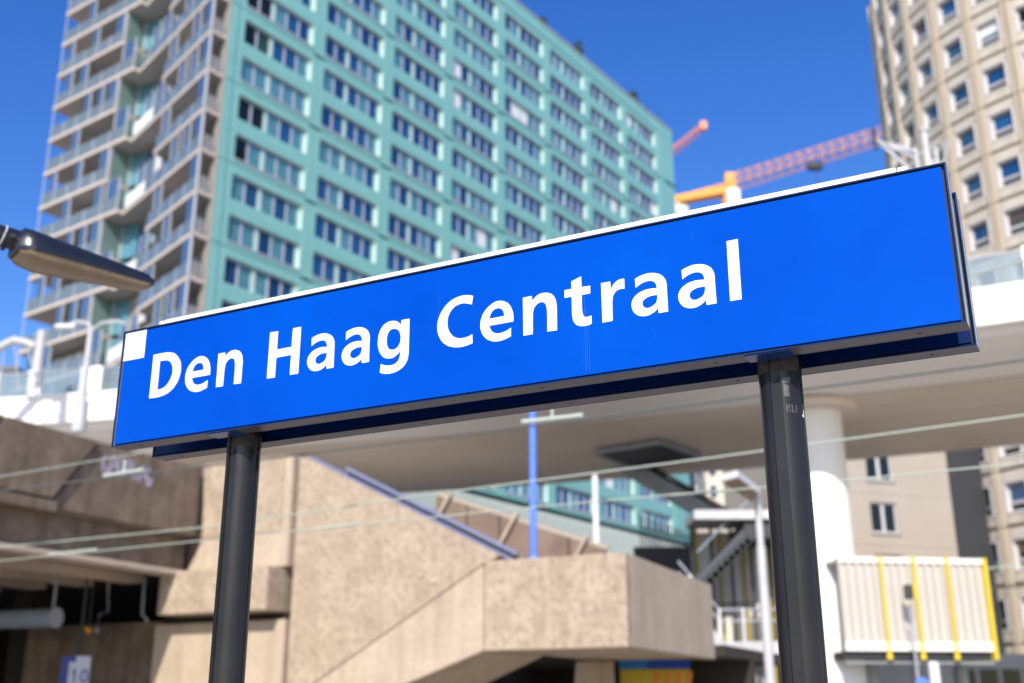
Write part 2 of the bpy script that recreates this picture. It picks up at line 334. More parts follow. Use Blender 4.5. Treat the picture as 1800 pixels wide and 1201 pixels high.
GLYPHS = {
'D':[[(168.0,337.0,1),(201.0,337.5),(244.0,335.5),(273.0,327.0),(294.5,309.0),(308.0,286.5),(312.5,264.0),(311.0,239.5),(301.0,213.5),(283.0,191.5),(257.0,176.0),(219.5,168.0),(167.5,168.0,1)],[(204.0,308.0,1),(222.5,307.5),(240.5,305.5),(257.5,296.5),(268.5,280.0),(273.0,261.0),(270.5,242.5),(261.0,222.0),(246.0,206.0),(228.0,197.5),(204.0,196.0,1)]],
'e':[[(0.0,0.0,1),(0.5,14.5),(-2.0,32.5),(-8.5,50.0),(-22.0,66.5),(-44.0,76.5),(-65.5,76.0),(-87.5,65.0),(-105.5,47.5),(-115.5,26.0),(-118.0,6.0),(-115.0,-13.5),(-106.0,-31.0),(-91.0,-45.5),(-68.0,-55.0),(-46.0,-56.5),(-27.5,-53.5),(-8.0,-47.0,1),(-8.5,-19.0,1),(-24.5,-27.0),(-39.5,-30.5),(-57.0,-30.5),(-70.5,-25.0),(-80.5,-14.0),(-85.0,0.0,1)],[(-85.0,23.0,1),(-82.0,36.0),(-74.0,47.5),(-63.0,53.0),(-50.5,53.0),(-39.5,46.5),(-34.0,36.5),(-31.5,23.5,1)]],
'n':[[(-1.0,125.5,1),(30.0,126.0,1),(31.5,108.5,1),(44.0,121.5),(60.0,128.0),(81.0,127.5),(99.0,119.5),(110.5,103.5),(115.0,81.5),(115.5,54.5),(115.5,-0.5,1),(82.5,0.0,1),(82.5,65.0),(80.5,81.5),(75.5,93.5),(64.5,100.0),(49.0,96.5),(38.0,85.0),(33.5,68.0),(33.0,50.5),(32.5,0.0,1),(0.0,0.0,1)]],
'H':[[(724.0,337.0,1),(759.0,336.5,1),(759.0,268.5,1),(824.0,268.5,1),(825.5,336.5,1),(860.5,336.5,1),(860.0,167.0,1),(824.0,167.0,1),(824.5,239.5,1),(758.5,239.0,1),(758.5,167.0,1),(723.0,167.5,1)]],
'a':[[(-99.0,120.0,1),(-84.0,125.5),(-63.5,129.5),(-42.0,128.0),(-24.5,122.0),(-11.0,111.5),(-3.5,98.0),(-1.0,83.5),(-1.0,64.0),(0.0,0.0,1),(-29.5,0.0,1),(-30.0,17.0,1),(-40.5,7.0),(-58.5,-1.0),(-79.0,-1.5),(-97.5,6.0),(-109.0,20.5),(-113.0,37.5),(-110.0,52.5),(-99.5,66.0),(-81.5,76.0),(-59.0,80.0),(-31.5,78.0,1),(-33.5,90.5),(-40.0,100.0),(-51.5,105.0),(-69.0,104.5),(-85.0,99.0),(-98.0,91.0,1)],[(-31.0,57.0,1),(-31.5,45.5),(-36.0,33.0),(-47.5,24.5),(-64.0,21.0),(-74.5,26.5),(-79.0,37.5),(-75.0,47.5),(-63.5,54.5),(-49.5,57.5)]],
'g':[[(1310.0,292.0,1),(1310.5,246.0),(1310.5,193.0),(1310.0,169.5),(1306.5,151.0),(1297.5,135.5),(1278.5,121.5),(1252.5,114.0),(1226.0,114.0),(1199.5,122.0,1),(1203.0,151.0,1),(1217.5,144.5),(1237.0,141.0),(1256.5,143.0),(1270.5,152.5),(1276.5,166.0),(1279.0,188.5,1),(1269.5,177.0),(1253.0,167.5),(1231.0,166.0),(1211.5,174.0),(1197.5,191.0),(1189.5,211.5),(1187.5,231.0),(1190.5,256.5),(1200.0,277.0),(1214.0,289.5),(1231.0,295.0),(1250.5,294.0),(1265.5,287.5),(1277.5,274.5,1),(1279.0,292.0,1)],[(1251.5,266.5),(1266.5,260.0),(1275.5,245.0),(1278.0,230.0),(1275.5,213.0),(1266.5,199.5),(1254.5,194.5),(1243.5,194.0),(1231.0,200.5),(1224.0,214.5),(1222.0,230.0),(1224.5,247.0),(1231.0,261.0),(1240.5,266.5)]],
'C':[[(1551.0,330.0,1),(1528.0,336.5),(1502.5,337.0),(1474.5,330.0),(1449.0,313.5),(1430.5,290.5),(1420.5,263.5),(1419.0,240.5),(1424.5,216.0),(1438.5,192.0),(1460.0,175.0),(1488.5,165.5),(1519.5,164.0),(1551.0,170.0,1),(1549.5,200.0,1),(1533.0,194.0),(1513.5,192.5),(1496.5,195.0),(1479.5,203.5),(1466.5,218.5),(1459.0,235.0),(1456.5,255.0),(1459.5,275.0),(1470.5,294.0),(1487.5,306.5),(1509.0,311.0),(1528.5,308.0),(1547.0,300.5,1)]],
't':[[(1899.0,315.5,1),(1932.0,326.0,1),(1932.5,290.5,1),(1961.5,290.0,1),(1961.0,265.5,1),(1932.5,265.5,1),(1932.5,237.5),(1933.0,215.0),(1936.0,200.0),(1942.5,192.5),(1950.5,191.5),(1963.0,193.5,1),(1963.5,167.5,1),(1950.0,164.5),(1931.5,165.0),(1915.5,170.5),(1904.5,184.0),(1900.0,203.0),(1899.5,225.5),(1899.5,265.5,1),(1875.0,266.0,1),(1875.5,290.5,1),(1899.5,291.0,1)]],
'r':[[(1997.5,291.5,1),(2027.5,291.5,1),(2028.5,262.5,1),(2035.0,276.5),(2047.0,288.0),(2060.5,293.0),(2073.0,292.0,1),(2073.0,260.5,1),(2059.5,262.0),(2045.5,257.0),(2036.5,246.5),(2032.5,229.0),(2032.0,209.5),(2031.5,165.5,1),(1999.0,165.0,1)]],
'l':[[(2393.5,349.0,1),(2426.5,349.5,1),(2426.0,165.0,1),(2392.5,165.5,1)]],
}
TEXT = [('D', 0, 0), ('e', 456.5, 219.0), ('n', 491.0, 167.5), ('H', 0, 0), ('a', 1009.5, 167.0), ('a', 1154.5, 166.0), ('g', 0, 0), ('C', 0, 0), ('e', 1697.0, 218.5), ('n', 1732.5, 166.0), ('t', 0, 0), ('r', 0, 0), ('a', 2206.5, 165.5), ('a', 2352.5, 165.5), ('l', 0, 0)]
def smooth_loop(pts):
    n = len(pts); out = []
    P = [Vector((p[0], p[1])) for p in pts]; cor = [len(p) > 2 for p in pts]
    for i in range(n):
        j = (i + 1) % n
        p1, p2 = P[i], P[j]
        out.append(p1)
        if cor[i] and cor[j]: continue
        p0 = P[i - 1] if not cor[i] else p1 + (p1 - p2) * 0.0
        p3 = P[(j + 1) % n] if not cor[j] else p2
        if cor[i]:                          # start the curve along a reflected tangent
            p0 = p2 + (p1 - P[(j + 1) % n] if not cor[j] else (p1 - p2))
            p0 = p1 * 2 - p2 if cor[j] else p1 + (p1 - p2) * 1.0 + (P[(j + 1) % n] - p2 - (p2 - p1)) * 0.5
        if cor[j]:
            p3 = p2 + (p2 - p1) + ((p1 - P[i - 1]) * -1 + (p2 - p1)) * 0.5 if not cor[i] else p2 * 2 - p1
        def kn(a, b): return max((a - b).length, 1e-4) ** 0.5
        t0 = 0; t1 = t0 + kn(p0, p1); t2 = t1 + kn(p1, p2); t3 = t2 + kn(p2, p3)
        for k in range(1, 6):
            t = t1 + (t2 - t1) * k / 6
            a1 = p0 * ((t1 - t) / (t1 - t0)) + p1 * ((t - t0) / (t1 - t0))
            a2 = p1 * ((t2 - t) / (t2 - t1)) + p2 * ((t - t1) / (t2 - t1))
            a3 = p2 * ((t3 - t) / (t3 - t2)) + p3 * ((t - t2) / (t3 - t2))
            b1 = a1 * ((t2 - t) / (t2 - t0)) + a2 * ((t - t0) / (t2 - t0))
            b2 = a2 * ((t3 - t) / (t3 - t1)) + a3 * ((t - t1) / (t3 - t1))
            out.append(b1 * ((t2 - t) / (t2 - t1)) + b2 * ((t - t1) / (t2 - t1)))
    return out
def fill_mesh(name, loops, thick):
    cu = bpy.data.curves.new(name, 'CURVE'); cu.dimensions = '2D'; cu.fill_mode = 'BOTH'; cu.extrude = thick
    for lp in loops:
        sp = cu.splines.new('POLY'); sp.points.add(len(lp) - 1); sp.use_cyclic_u = True
        for i, p in enumerate(lp): sp.points[i].co = (p[0] / 1000, p[1] / 1000, 0, 1)
    o = bpy.data.objects.new('tmp', cu); COL.objects.link(o)
    dg = bpy.context.evaluated_depsgraph_get(); me = bpy.data.meshes.new_from_object(o.evaluated_get(dg))
    bpy.data.objects.remove(o); bpy.data.curves.remove(cu); me.name = name
    return me
gm = {k: fill_mesh('letter', [smooth_loop(l) for l in lps], 0.0004) for k, lps in GLYPHS.items()}
for me in gm.values(): me.materials.clear(); me.materials.append(M['letter'])
for k, ox, oz in TEXT:
    inst('letter', gm[k], face_front, (ox / 1000 - SL / 2, YF + .0012, SZ + oz / 1000), rot=(math.pi / 2, 0, 0))
sq = MB(); sq.box(-SL / 2 + .0115, -SL / 2 + .1178, YF + .0008, YF + .0016, SZ + .335, SZ + SH - .0095)
sq.build('white_square', M['letter'], face_front)
for sx, z0_, z1_, w_ in ((1.9405, .02, .30, .0011), (1.9465, .03, .22, .0007), (1.953, .02, .17, .0009), (1.931, .05, .13, .0006), (1.42, .22, .40, .0006)):
    b = MB(); b.box(sx - SL / 2, sx - SL / 2 + w_, YF + .00135, YF + .0016, SZ + z0_, SZ + z1_); b.build('scratch', M['scratch'], face_front)
sp = MB(); rs = random.Random(9)
for k in range(60):
    x, z, r_ = rs.uniform(-1.45, 1.45), rs.uniform(.03, .43), rs.choice((.0006, .0008, .0010, .0014))
    sp.box(x - r_, x + r_, YF + .0013, YF + .0016, SZ + z - r_, SZ + z + r_)
so = sp.build('dust_specks', M['scratch'], face_front); so['kind'] = 'stuff'
# cover strip between the boards
st = MB(); st.box(-1.365, 1.366, -.0672, .0672, SZ + .39, SZ + .505); bevel(st.build('cover_strip', M['strip'], sign), .004, 2)
for x0, x1 in ((-1.397, -1.3675), (1.3685, 1.398)):
    e = MB(); e.box(x0, x1, -.0665, .0665, SZ + .39, SZ + .503); bevel(e.build('end_cap', M['strip'], sign), .004, 2)
# posts: round extrusion with four flat channels
def post_profile(r=.060, half=.0165, dep=.0060):
    pts = []
    a0 = math.asin(half / r)
    for q in range(4):
        c = q * math.pi / 2 - math.pi / 2
        n = Vector((math.cos(c), math.sin(c))); t = Vector((-n.y, n.x)); rb = math.sqrt(r * r - half * half) - dep
        pts += [n * math.sqrt(r * r - half * half) - t * half, n * rb - t * (half - .001), n * rb + t * (half - .001), n * math.sqrt(r * r - half * half) + t * half]
        for k in range(1, 12):
            ang = c + a0 + (math.pi / 2 - 2 * a0) * k / 12; pts.append(Vector((math.cos(ang), math.sin(ang))) * r)
    return [(p.x, p.y) for p in pts]
prof = post_profile()
for px in (-0.980, 0.981):
    p = MB(); p.prism(prof, 0, SZ + .385)
    po = p.build('post', M['post'], sign, (px, 0, 0))
    for f in po.data.polygons: f.use_smooth = True
    po.data.set_sharp_from_angle(angle=R(35))
    c = MB(); c.prism([(x * 1.012, y * 1.012) for x, y in prof], SZ - .034, SZ + .01); c.build('top_cap', M['postdirt'], po)
    for ang in (-math.pi / 2, math.pi, 0):
        d = Vector((math.cos(ang), math.sin(ang), 0)); b = MB()
        b.cyl(d * .052 + Vector((0, 0, SZ - .055)), d * .0595 + Vector((0, 0, SZ - .055)), .0085, .0075, seg=14)
        b.cyl(d * .0595 + Vector((0, 0, SZ - .055)), d * .0605 + Vector((0, 0, SZ - .055)), .004, seg=6, m=1)
        b.build('bolt', [M['postdirt'], M['groove']], po)
    br = MB(); br.box(px - .0635, px + .0635, YF + .004, YF + ST + .002, SZ - .0035, SZ - .0008); br.build('bracket', M['navy'], sign)
    fp = MB(); fp.cyl((0, 0, 0), (0, 0, .02), .13, seg=24); fp.build('base_plate', M['post'], po)
# worn sticker on the right post
def on_post(ang, z, r=.0602): return Vector((math.cos(ang) * r, math.sin(ang) * r, z))
def post_patch(name, quads, material, parent, r=.0604):
    b = MB()
    for (a0, a1, z0, z1, sk) in quads:
        n = max(2, int(abs(a1 - a0) / 6)); vs = []; fs = []
        for i in range(n + 1):
            a = R(a0 + (a1 - a0) * i / n)
            vs += [on_post(a, z0, r), on_post(a, z1 + sk * i / n, r)]
        fs = [(2 * i, 2 * i + 2, 2 * i + 3, 2 * i + 1) for i in range(n)]
        b.add(vs, fs)
    return b.build(name, material, parent)
rp = [o for o in sign.children if o.name.startswith('post') and o.location.x > 0][0]
z = SZ - .155
post_patch('sticker_residue', [(-70, -55, z + .045, z + .085, -.01), (-72, -50, z + .085, z + .10, 0)], M['residue'], rp)
lt = []
def stroke(a, z0, w, h): lt.append((a, a + w, z0, z0 + h, 0))
stroke(-66, z, 3, .022); stroke(-62, z + .010, 3, .006); stroke(-59, z + .015, 3, .007); stroke(-59, z, 3, .008)
stroke(-52, z, 3, .022); stroke(-49, z, 6, .004); stroke(-40, z, 3, .022)
post_patch('worn_letters', lt, M['residue'], rp)
b = MB(); b.add([on_post(R(a), zz, .0607) for a, zz in ((-18, z - .008), (-8, z - .010), (-8, z + .012), (-12, z + .008), (-12, z - .001), (-17, z - .003))], [(0, 1, 4, 5), (1, 2, 3, 4)])
b.build('sticker_scrap', M['letter'], rp)

# ================================================================== STREET LAMP, upper left
tipP = at(257, 503, 6.0); bk = atz(20, 440, tipP.z + .02)
dirv = Vector((tipP.x - bk.x, tipP.y - bk.y, 0)); LL = dirv.length + .03; ang = math.atan2(dirv.y, dirv.x)
lamp_loc = Vector((bk.x, bk.y, 0)); lz = tipP.z + .005
lamp = empty('street_lamp', lamp_loc - dirv.normalized() * 1.6, ang)
tag(lamp, 'black street lamp head with a tan lens, hanging in from the left edge', 'street lamp')
x0 = 1.6
def lens_ring(t):                          # half width and height along the head
    w = .128 * (1 - .56 * max(0, (t - .18) / .82) ** 1.25) * min(1, (t / .10 + .25)) ** .6
    return w
shell = MB(); N = 18; S = 12; vs = []
for i in range(N + 1):
    t = i / N; w = lens_ring(t) * (1.0 if t < .97 else .7); hgt = (.145 - .098 * t) * min(1, t / .08 + .55) * (1 if t < .97 else .6)
    for k in range(S + 1):
        a = math.pi * k / S
        vs.append((x0 + t * LL, -math.cos(a) * w, lz + .012 + math.sin(a) ** .8 * hgt))
fs = []
for i in range(N):
    for k in range(S):
        q = i * (S + 1) + k; fs.append((q, q + 1, q + S + 2, q + S + 1))
shell.add(vs, fs, 0, True); shell.add(vs, [tuple(range(S, -1, -1)), tuple(range(N * (S + 1), N * (S + 1) + S + 1))])
hs = shell.build('lamp_shell', M['blackp'], lamp)
rim = MB(); vs = []
for i in range(N + 1):
    t = i / N; w = lens_ring(t) * (1.0 if t < .97 else .75); vs += [(x0 + t * LL, -w * 1.04, lz + .02), (x0 + t * LL, w * 1.04, lz + .02), (x0 + t * LL, w * 1.03, lz - .004), (x0 + t * LL, -w * 1.03, lz - .004)]
fs = []
for i in range(N):
    for k in range(4): fs.append((i * 4 + k, i * 4 + (k + 1) % 4, i * 4 + 4 + (k + 1) % 4, i * 4 + 4 + k))
rim.add(vs, fs); rim.add(vs, [(0, 1, 2, 3), (N * 4 + 3, N * 4 + 2, N * 4 + 1, N * 4)]); rim.build('rim', M['blackp'], lamp)
ln = MB(); vs = []
for i in range(N + 1):
    t = .03 + .93 * i / N; w = lens_ring(t) * .96; dep = (.068 - .028 * t) * min(1, t / .2) ** .7 * min(1, (1 - t) / .12 + .25) ** .6
    for k in range(S + 1):
        a = math.pi * k / S; vs.append((x0 + t * LL, -math.cos(a) * w, lz - .003 - math.sin(a) ** .7 * dep))
fs = [(i * (S + 1) + k, i * (S + 1) + S + 1 + k, i * (S + 1) + S + 2 + k, i * (S + 1) + k + 1) for i in range(N) for k in range(S)]
ln.add(vs, fs, 0, True); ln.add(vs, [tuple(range(S + 1)), tuple(range(N * (S + 1), N * (S + 1) + S + 1))]); ln.build('lens', M['lens'], lamp)
jn = MB(); jn.cyl((x0 - .10, 0, lz + .085), (x0 + .09, 0, lz + .068), .055, .062, seg=18); jn.build('collar', M['blackp'], lamp)
jb = MB(); jb.tube([(x0 - .055 + .012 * math.sin(k), .058 * math.cos(k), lz + .08 + .058 * math.sin(k)) for k in [i * math.pi / 10 for i in range(21)]], .006, 6); jb.build('clamp_band', M['transom'], lamp)
kn = MB(); kn.cyl((x0 - .02, -.058, lz + .07), (x0 - .02, -.074, lz + .07), .014, .012, seg=10); kn.cyl((x0 - .045, 0, lz + .03), (x0 - .045, 0, lz + .005), .012, seg=8); kn.build('bolt', M['darksteel'], lamp)
ar = MB(); ar.tube([(x0 - .09, 0, lz + .085), (x0 - .5, 0, lz + .12), (x0 - 1.1, 0, lz + .16), (x0 - 1.45, 0, lz + .10), (x0 - 1.6, 0, lz - .25)], .042, 12); ar.build('arm', M['blackp'], lamp)
pp = MB(); pp.cyl((0, 0, 0), (0, 0, lz - .2), .075, .05, seg=16); pp.build('pole', M['blackp'], lamp)
# ================================================================== TEAL APARTMENT TOWER
PH = 0.62282622
tower = empty('apartment_tower', (-18.789, 67.86, -1.0), math.pi / 2 - PH)
tag(tower, 'tall teal panelled apartment tower with glass balconies on its left end', 'apartment building')
GZ = 1.0                                     # local z = world z + GZ
W, FH, OPW, WH = 7.7425, 3.0, 6.45, 1.86
CX0 = -0.645
def zl(z): return z + GZ
core = MB(); core.box(3.9, 64.9, 0.45, 22.8, zl(18.3), zl(67.9)); core.box(-1.2, 3.9, .20, .46, zl(18.3), zl(67.9)); core.build('core', M['tealjoint'], tower)
def panel_mesh(w, h, holes, th=.34, mats=('teal', 'reveal')):
    # panel with rectangular openings: solid strips around them plus pale reveal liners on the opening edges
    b = MB(); xs0, xs1 = 0, w
    zs = sorted(holes, key=lambda q: q[2]); prev = 0
    for (x0, x1, z0, z1) in zs:
        b.box(0, w, 0, th, prev, z0); b.box(0, x0, 0, th, z0, z1); b.box(x1, w, 0, th, z0, z1); prev = z1
        e = .02
        b.box(x0, x0 + e, .03, th + .02, z0, z1, 1); b.box(x1 - e, x1, .03, th + .02, z0, z1, 1)
        b.box(x0 + e, x1 - e, .03, th + .02, z1 - e, z1, 1); b.box(x0 + e, x1 - e, .03, th + .02, z0, z0 + e, 1)
    b.box(0, w, 0, th, prev, h)
    return b.mesh('panel', [M[mats[0]], M[mats[1]]])
ZMOD = [18.6 + 6 * k for k in range(9)]
GP = .07
holes = []
for top in (2.33 + .0, 5.33 + .0):
    holes.append((0.645 - GP / 2, 0.645 - GP / 2 + OPW, top - WH, top))
pm = panel_mesh(W - GP, 6 - GP, holes)
fr = MB()                                   # window band frame, five lights
PX = [(.11, 1.20), (1.36, 2.42), (2.80, 3.84), (4.00, 5.04), (5.20, 6.14)]
cuts = [0] + [c for p in PX for c in p] + [OPW]
for i in range(0, len(cuts), 2): fr.box(cuts[i], cuts[i + 1], 0, .1, 0, WH, 1 if i in (4, 10) else 0)
for p in PX:
    fr.box(p[0], p[1], 0, .1, 0, .13); fr.box(p[0], p[1], 0, .1, WH - .1, WH)
frm = fr.mesh('window', [M['winframe'], M['reveal']])
pn = MB(); pn.box(0, 1, 0, .02, 0, 1); pnm = pn.mesh('pane', [M['pane_blue']])
sl = MB(); sl.box(-.04, OPW + .06, -.05, .3, -.13, 0.02); slm = sl.mesh('sill', [M['sillgrey']])
lg = MB(); lg.box(0, W - OPW - .2, -.03, .1, -.10, 0); lgm = lg.mesh('ledge', [M['tealjoint']])
rest = MB(); RM = ['pane_blue', 'pane_deep', 'pane_curtain', 'pane_green', 'pane_dark', 'pane_white']
rng = random.Random(11)
groups = []
for k, zm in enumerate(ZMOD):
    for gx in range(8):
        top = zm + 6 - GP
        if zm + 6 > 67.2:                    # last course under the roof
            continue
        inst('panel', pm, tower, (CX0 + gx * W + GP / 2, -.15, zl(zm)))
        for j, tz in enumerate((2.33, 5.33)):
            groups.append((gx, zm, j, tz))
def pane_kind(gx, r, i):
    q = rng.random()
    if gx == 0 and i < 2 and r > -3: return 'pane_dark' if q < .75 else 'pane_green'
    if gx >= 3 and q < .06: return 'pane_white'  # a few white panes stand for curtains and painted sun glare
    if q < .45: return 'pane_blue'
    if q < .72: return 'pane_deep'
    return 'pane_curtain'
npane = 0
# those nearest and in view above the board come first
def visible(gx, z): return z > 30 + gx * 1.2
groups.sort(key=lambda t: (not visible(t[0], t[1] + t[3]), t[0], -t[1]))
for gx, zm, j, tz in groups:
    zb = zm + tz - WH; r = round((zm + tz - 44.93) / 3)
    wnd = inst('window', frm, tower, (gx * W, .07, zl(zb)))
    if j == 0: inst('sill', slm, tower, (gx * W, -.15, zl(zb) - .02)); inst('ledge', lgm, tower, (gx * W + OPW + .1, -.2, zl(zm)))
    group_curtain = rng.random() < .22
    for i, (a, c) in enumerate(PX):
        kind = 'pane_curtain' if group_curtain and rng.random() < .8 else pane_kind(gx, r, i)
        if npane < 295:
            inst('pane', pnm, wnd, (a, .035, .13), scale=(c - a, 1, WH - .23), rotz=rng.uniform(-.004, .004), material=M[kind]); npane += 1
        else:
            rest.box(gx * W + a, gx * W + c, .135, .155, zl(zb) + .13, zl(zb) + WH - .1, RM.index(kind))
ro = rest.build('panes', [M[k] for k in RM], tower); ro['kind'] = 'stuff'
# plain pieces: left edge strip, right end pier, top course
b = MB()
for zm in ZMOD[:-1]:
    e = MB(); e.box(-1.35, CX0 - GP / 2, -.2, .45, zl(zm), zl(zm + 6 - GP)); e.build('panel', M['teal'], tower)
    e = MB(); e.box(-1.40, -1.352, -.19, .44, zl(zm), zl(zm + 6 - GP)); e.build('edge_cover', M['endwall'], tower)  # grey plate added to hide the sunlit edge of the strip
    e = MB(); e.box(7 * W + OPW + .645 + .05, 65.0, -.2, .45, zl(zm), zl(zm + 6 - GP)); e.build('panel', M['teal'], tower)
    e = MB(); e.box(62.6, 65.1, -.32, -.2, zl(zm) - .05, zl(zm) + .12); e.build('ledge', M['tealjoint'], tower)
for gx in range(8):
    e = MB(); e.box(CX0 + gx * W + GP / 2, CX0 + (gx + 1) * W - GP / 2, -.2, .4, zl(66.6), zl(68.0)); e.build('parapet', M['teal'], tower)
e = MB(); e.box(7 * W + OPW + .7, 65.0, -.2, .4, zl(66.6), zl(68.0)); e.build('parapet', M['teal'], tower)
e = MB(); e.box(-1.35, CX0, -.2, .4, zl(66.6), zl(68.0)); e.build('parapet', M['teal'], tower)
e = MB(); e.box(-1.4, 65.1, -.28, .45, zl(68.0), zl(68.12)); e.build('coping', M['slab'], tower)
e = MB(); e.box(-1.4, 61, .1, 22, zl(67.9), zl(68.02)); e.build('roof', M['greypanel'], tower)
# roof rail and low roof edge structures
for x in range(4, 62, 3):
    e = MB(); e.box(x, x + 2.6, 1.2, 1.3, zl(68.05), zl(69.0)); e.build('roof_screen', M['slab'], tower)
for x, h in ((63.0, 2.0), (60.2, 1.6), (64.6, 1.2)):
    e = MB(); e.cyl((x, .4, zl(68.1)), (x, .4, zl(68.1) + h), .05, seg=6); e.build('antenna', M['darksteel'], tower)
# podium: fascia of vertical slats, recessed dark storey below
e = MB(); e.box(-2, 66, 1.0, 22, 0, zl(18.3)); e.build('podium', M['darkclad'], tower)
e = MB(); e.box(14, 64.5, -.15, 1.0, zl(14.6), zl(18.2)); e.build('podium_fascia', M['greypanel'], tower)
sm_ = MB(); sm_.box(0, .3, -.32, -.15, 0, 3.4); slatm = sm_.mesh('slat', [M['slat']])
for i in range(82): inst('slat', slatm, tower, (14.2 + i * .61, 0, zl(14.7)))
e = MB(); e.box(13, 65, -.6, 1.0, zl(14.2), zl(14.6)); e.build('podium_edge', M['darkclad'], tower)

# ---- balcony end: slabs on alternating outlines, glass fronts, glazed recess
KX = -2.7
def T(a, bb): return (KX + bb, a)            # a: leftwards along the end, bb: depth behind the corner
levels = [18.6 + 3 * k for k in range(16)]
rear_pane = MB(); rear_pane.box(0, 1, 0, .03, 0, 1); rear_panem = rear_pane.mesh('balcony_pane', [M['pane_blue']])  # tall window panes in the rear walls behind the balconies
gpm = MB(); gpm.box(0, 1, 0, .03, 0, 1); gpm = gpm.mesh('balustrade', [M['grail']])
gsm = MB(); gsm.box(0, 1, 0, .03, 0, 1); gsm = gsm.mesh('glass_screen', [M['gscreen']])
pom = MB(); pom.box(-.04, .04, -.04, .04, 0, 1); pom = pom.mesh('balcony_post', [M['balpost']])
barm = MB()
for i in range(9): barm.box(i * .14, i * .14 + .035, 0, .035, 0, 1.0)
barm.box(-.05, 1.25, -.01, .05, 1.0, 1.06); barm = barm.mesh('bar_railing', [M['transom']])
def along(a0, b0, a1, b1):                  # placement of a 1 m wide piece between two plan points
    p, q = Vector(T(a0, b0)), Vector(T(a1, b1)); d = q - p
    return p, d.length, math.atan2(d.y, d.x)
def put(name, me, a0, b0, a1, b1, z, h, material=None):
    p, l, an = along(a0, b0, a1, b1)
    return inst(name, me, tower, (p.x, p.y, zl(z)), rotz=an, scale=(l, 1, h), material=material)
rb = lambda a: a * 3.4 / 13.2                # depth of the right-hand front line
for li, z in enumerate(levels):
    even = (round((z - 18.6) / 3) % 2 == 0)
    aL = 12.6 if even else 14.4; aR = 13.2 if even else 7.9
    s_ = MB(); s_.prism([T(aL, 2.7), T(23.2, 2.7), T(23.2, 6.5), T(aL, 6.5)], zl(z) - .10, zl(z) + .17, 0, 0, 1)
    s_.build('balcony_slab', [M['slab'], M['soffit']], tower)
    s_ = MB()
    if even: s_.prism([T(0, 0), T(aR, rb(aR)), T(aR - .1, 6.4), T(0, 3.5)], zl(z) - .102, zl(z) + .168, 0, 0, 1)
    else: s_.prism([T(0, 0), T(aR, rb(aR)), T(aR + .3, rb(aR) + 3), T(0, 3.5)], zl(z) - .102, zl(z) + .168, 0, 0, 1)
    s_.build('balcony_slab', [M['slab'], M['soffit']], tower)
    zf = z + .17; hh = 2.66
    # left stack glass
    n = 5 if even else 5
    a0, a1 = aL + .15, 23.05; step = (a1 - a0) / n
    scr = {0} | ({3} if even else {2}) | ({1} if rng.random() < .4 else set()) | ({4} if rng.random() < .3 else set())
    for i in range(n):
        p, q = a0 + i * step, a0 + (i + 1) * step
        if i in scr: put('glass_screen', gsm, p, 2.78, q - .08 - (.5 * step if i else .3 * step), 2.78, zf, hh)
        put('balustrade', gpm, p, 2.75, q - .06, 2.75, zf + .02, 1.05)
        x, y = T(p, 2.76); inst('balcony_post', pom, tower, (x, y, zl(zf)), scale=(1, 1, hh if i in scr or i == 0 else 1.1))
    x, y = T(23.08, 2.78); inst('balcony_post', pom, tower, (x, y, zl(zf)), scale=(.8, .8, hh))
    put('balustrade', gpm, 23.1, 2.8, 23.1, 6.2, zf + .02, 1.05)
    # left stack rear wall and window panes
    w_ = MB(); w_.prism([T(14.6, 4.55), T(21.3, 4.55), T(21.3, 6.5), T(14.6, 6.5)], zl(zf), zl(zf + hh)); w_.build('end_wall', M['endwall'], tower)
    for i in range(5):
        if rng.random() < .85:
            put('balcony_pane', rear_panem, 14.9 + i * 1.3, 4.5, 15.9 + i * 1.3, 4.5, zf + .1, 2.25, M[rng.choice(['pane_blue', 'pane_deep', 'pane_curtain', 'pane_curtain', 'pane_white'] if rng.random() < .8 else ['endwall'])])
            x, y = T(14.83 + i * 1.3, 4.5); inst('balcony_post', pom, tower, (x, y, zl(zf)), scale=(1.2, 1.2, 2.3))
    # glazed return between the stacks
    put('glass_wall', gsm, 14.42, 2.95, 14.38, 4.5, zf, hh, M['gteal']); put('glass_wall', gsm, 14.30, 4.55, 12.9, 4.9, zf, hh, M['pane_curtain'])
    x, y = T(14.4, 4.6); inst('balcony_post', pom, tower, (x, y, zl(zf)), scale=(2.6, 2.6, hh))
    x, y = T(14.42, 2.85); inst('balcony_post', pom, tower, (x, y, zl(zf)), scale=(1, 1, hh))
    # right stack rear wall
    w_ = MB(); w_.prism([T(0.5, 1.75), T(13.2, 5.0), T(13.2, 6.5), T(0.5, 6.5)], zl(zf), zl(zf + hh)); w_.build('end_wall', M['endwall'], tower)
    for i in range(8):
        a = .6 + i * 1.55; d0 = 1.55 + (a) * .257
        put('balcony_pane', rear_panem, a, d0, a + 1.15, d0 + .296, zf + .08, 2.3, M[rng.choice(['pane_blue', 'pane_deep', 'pane_curtain', 'pane_curtain', 'pane_white', 'endwall'])])
        x, y = T(a - .12, d0 - .06); inst('balcony_post', pom, tower, (x, y, zl(zf)), scale=(1.3, 1.3, 2.4))
    # right stack glass
    n = 7 if even else 4
    a0, a1 = .12, aR - .1; step = (a1 - a0) / n
    scr = ({0, 2, 4} if even else {0, 3}) | ({1} if rng.random() < .45 else set()) | ({5} if even and rng.random() < .5 else set())
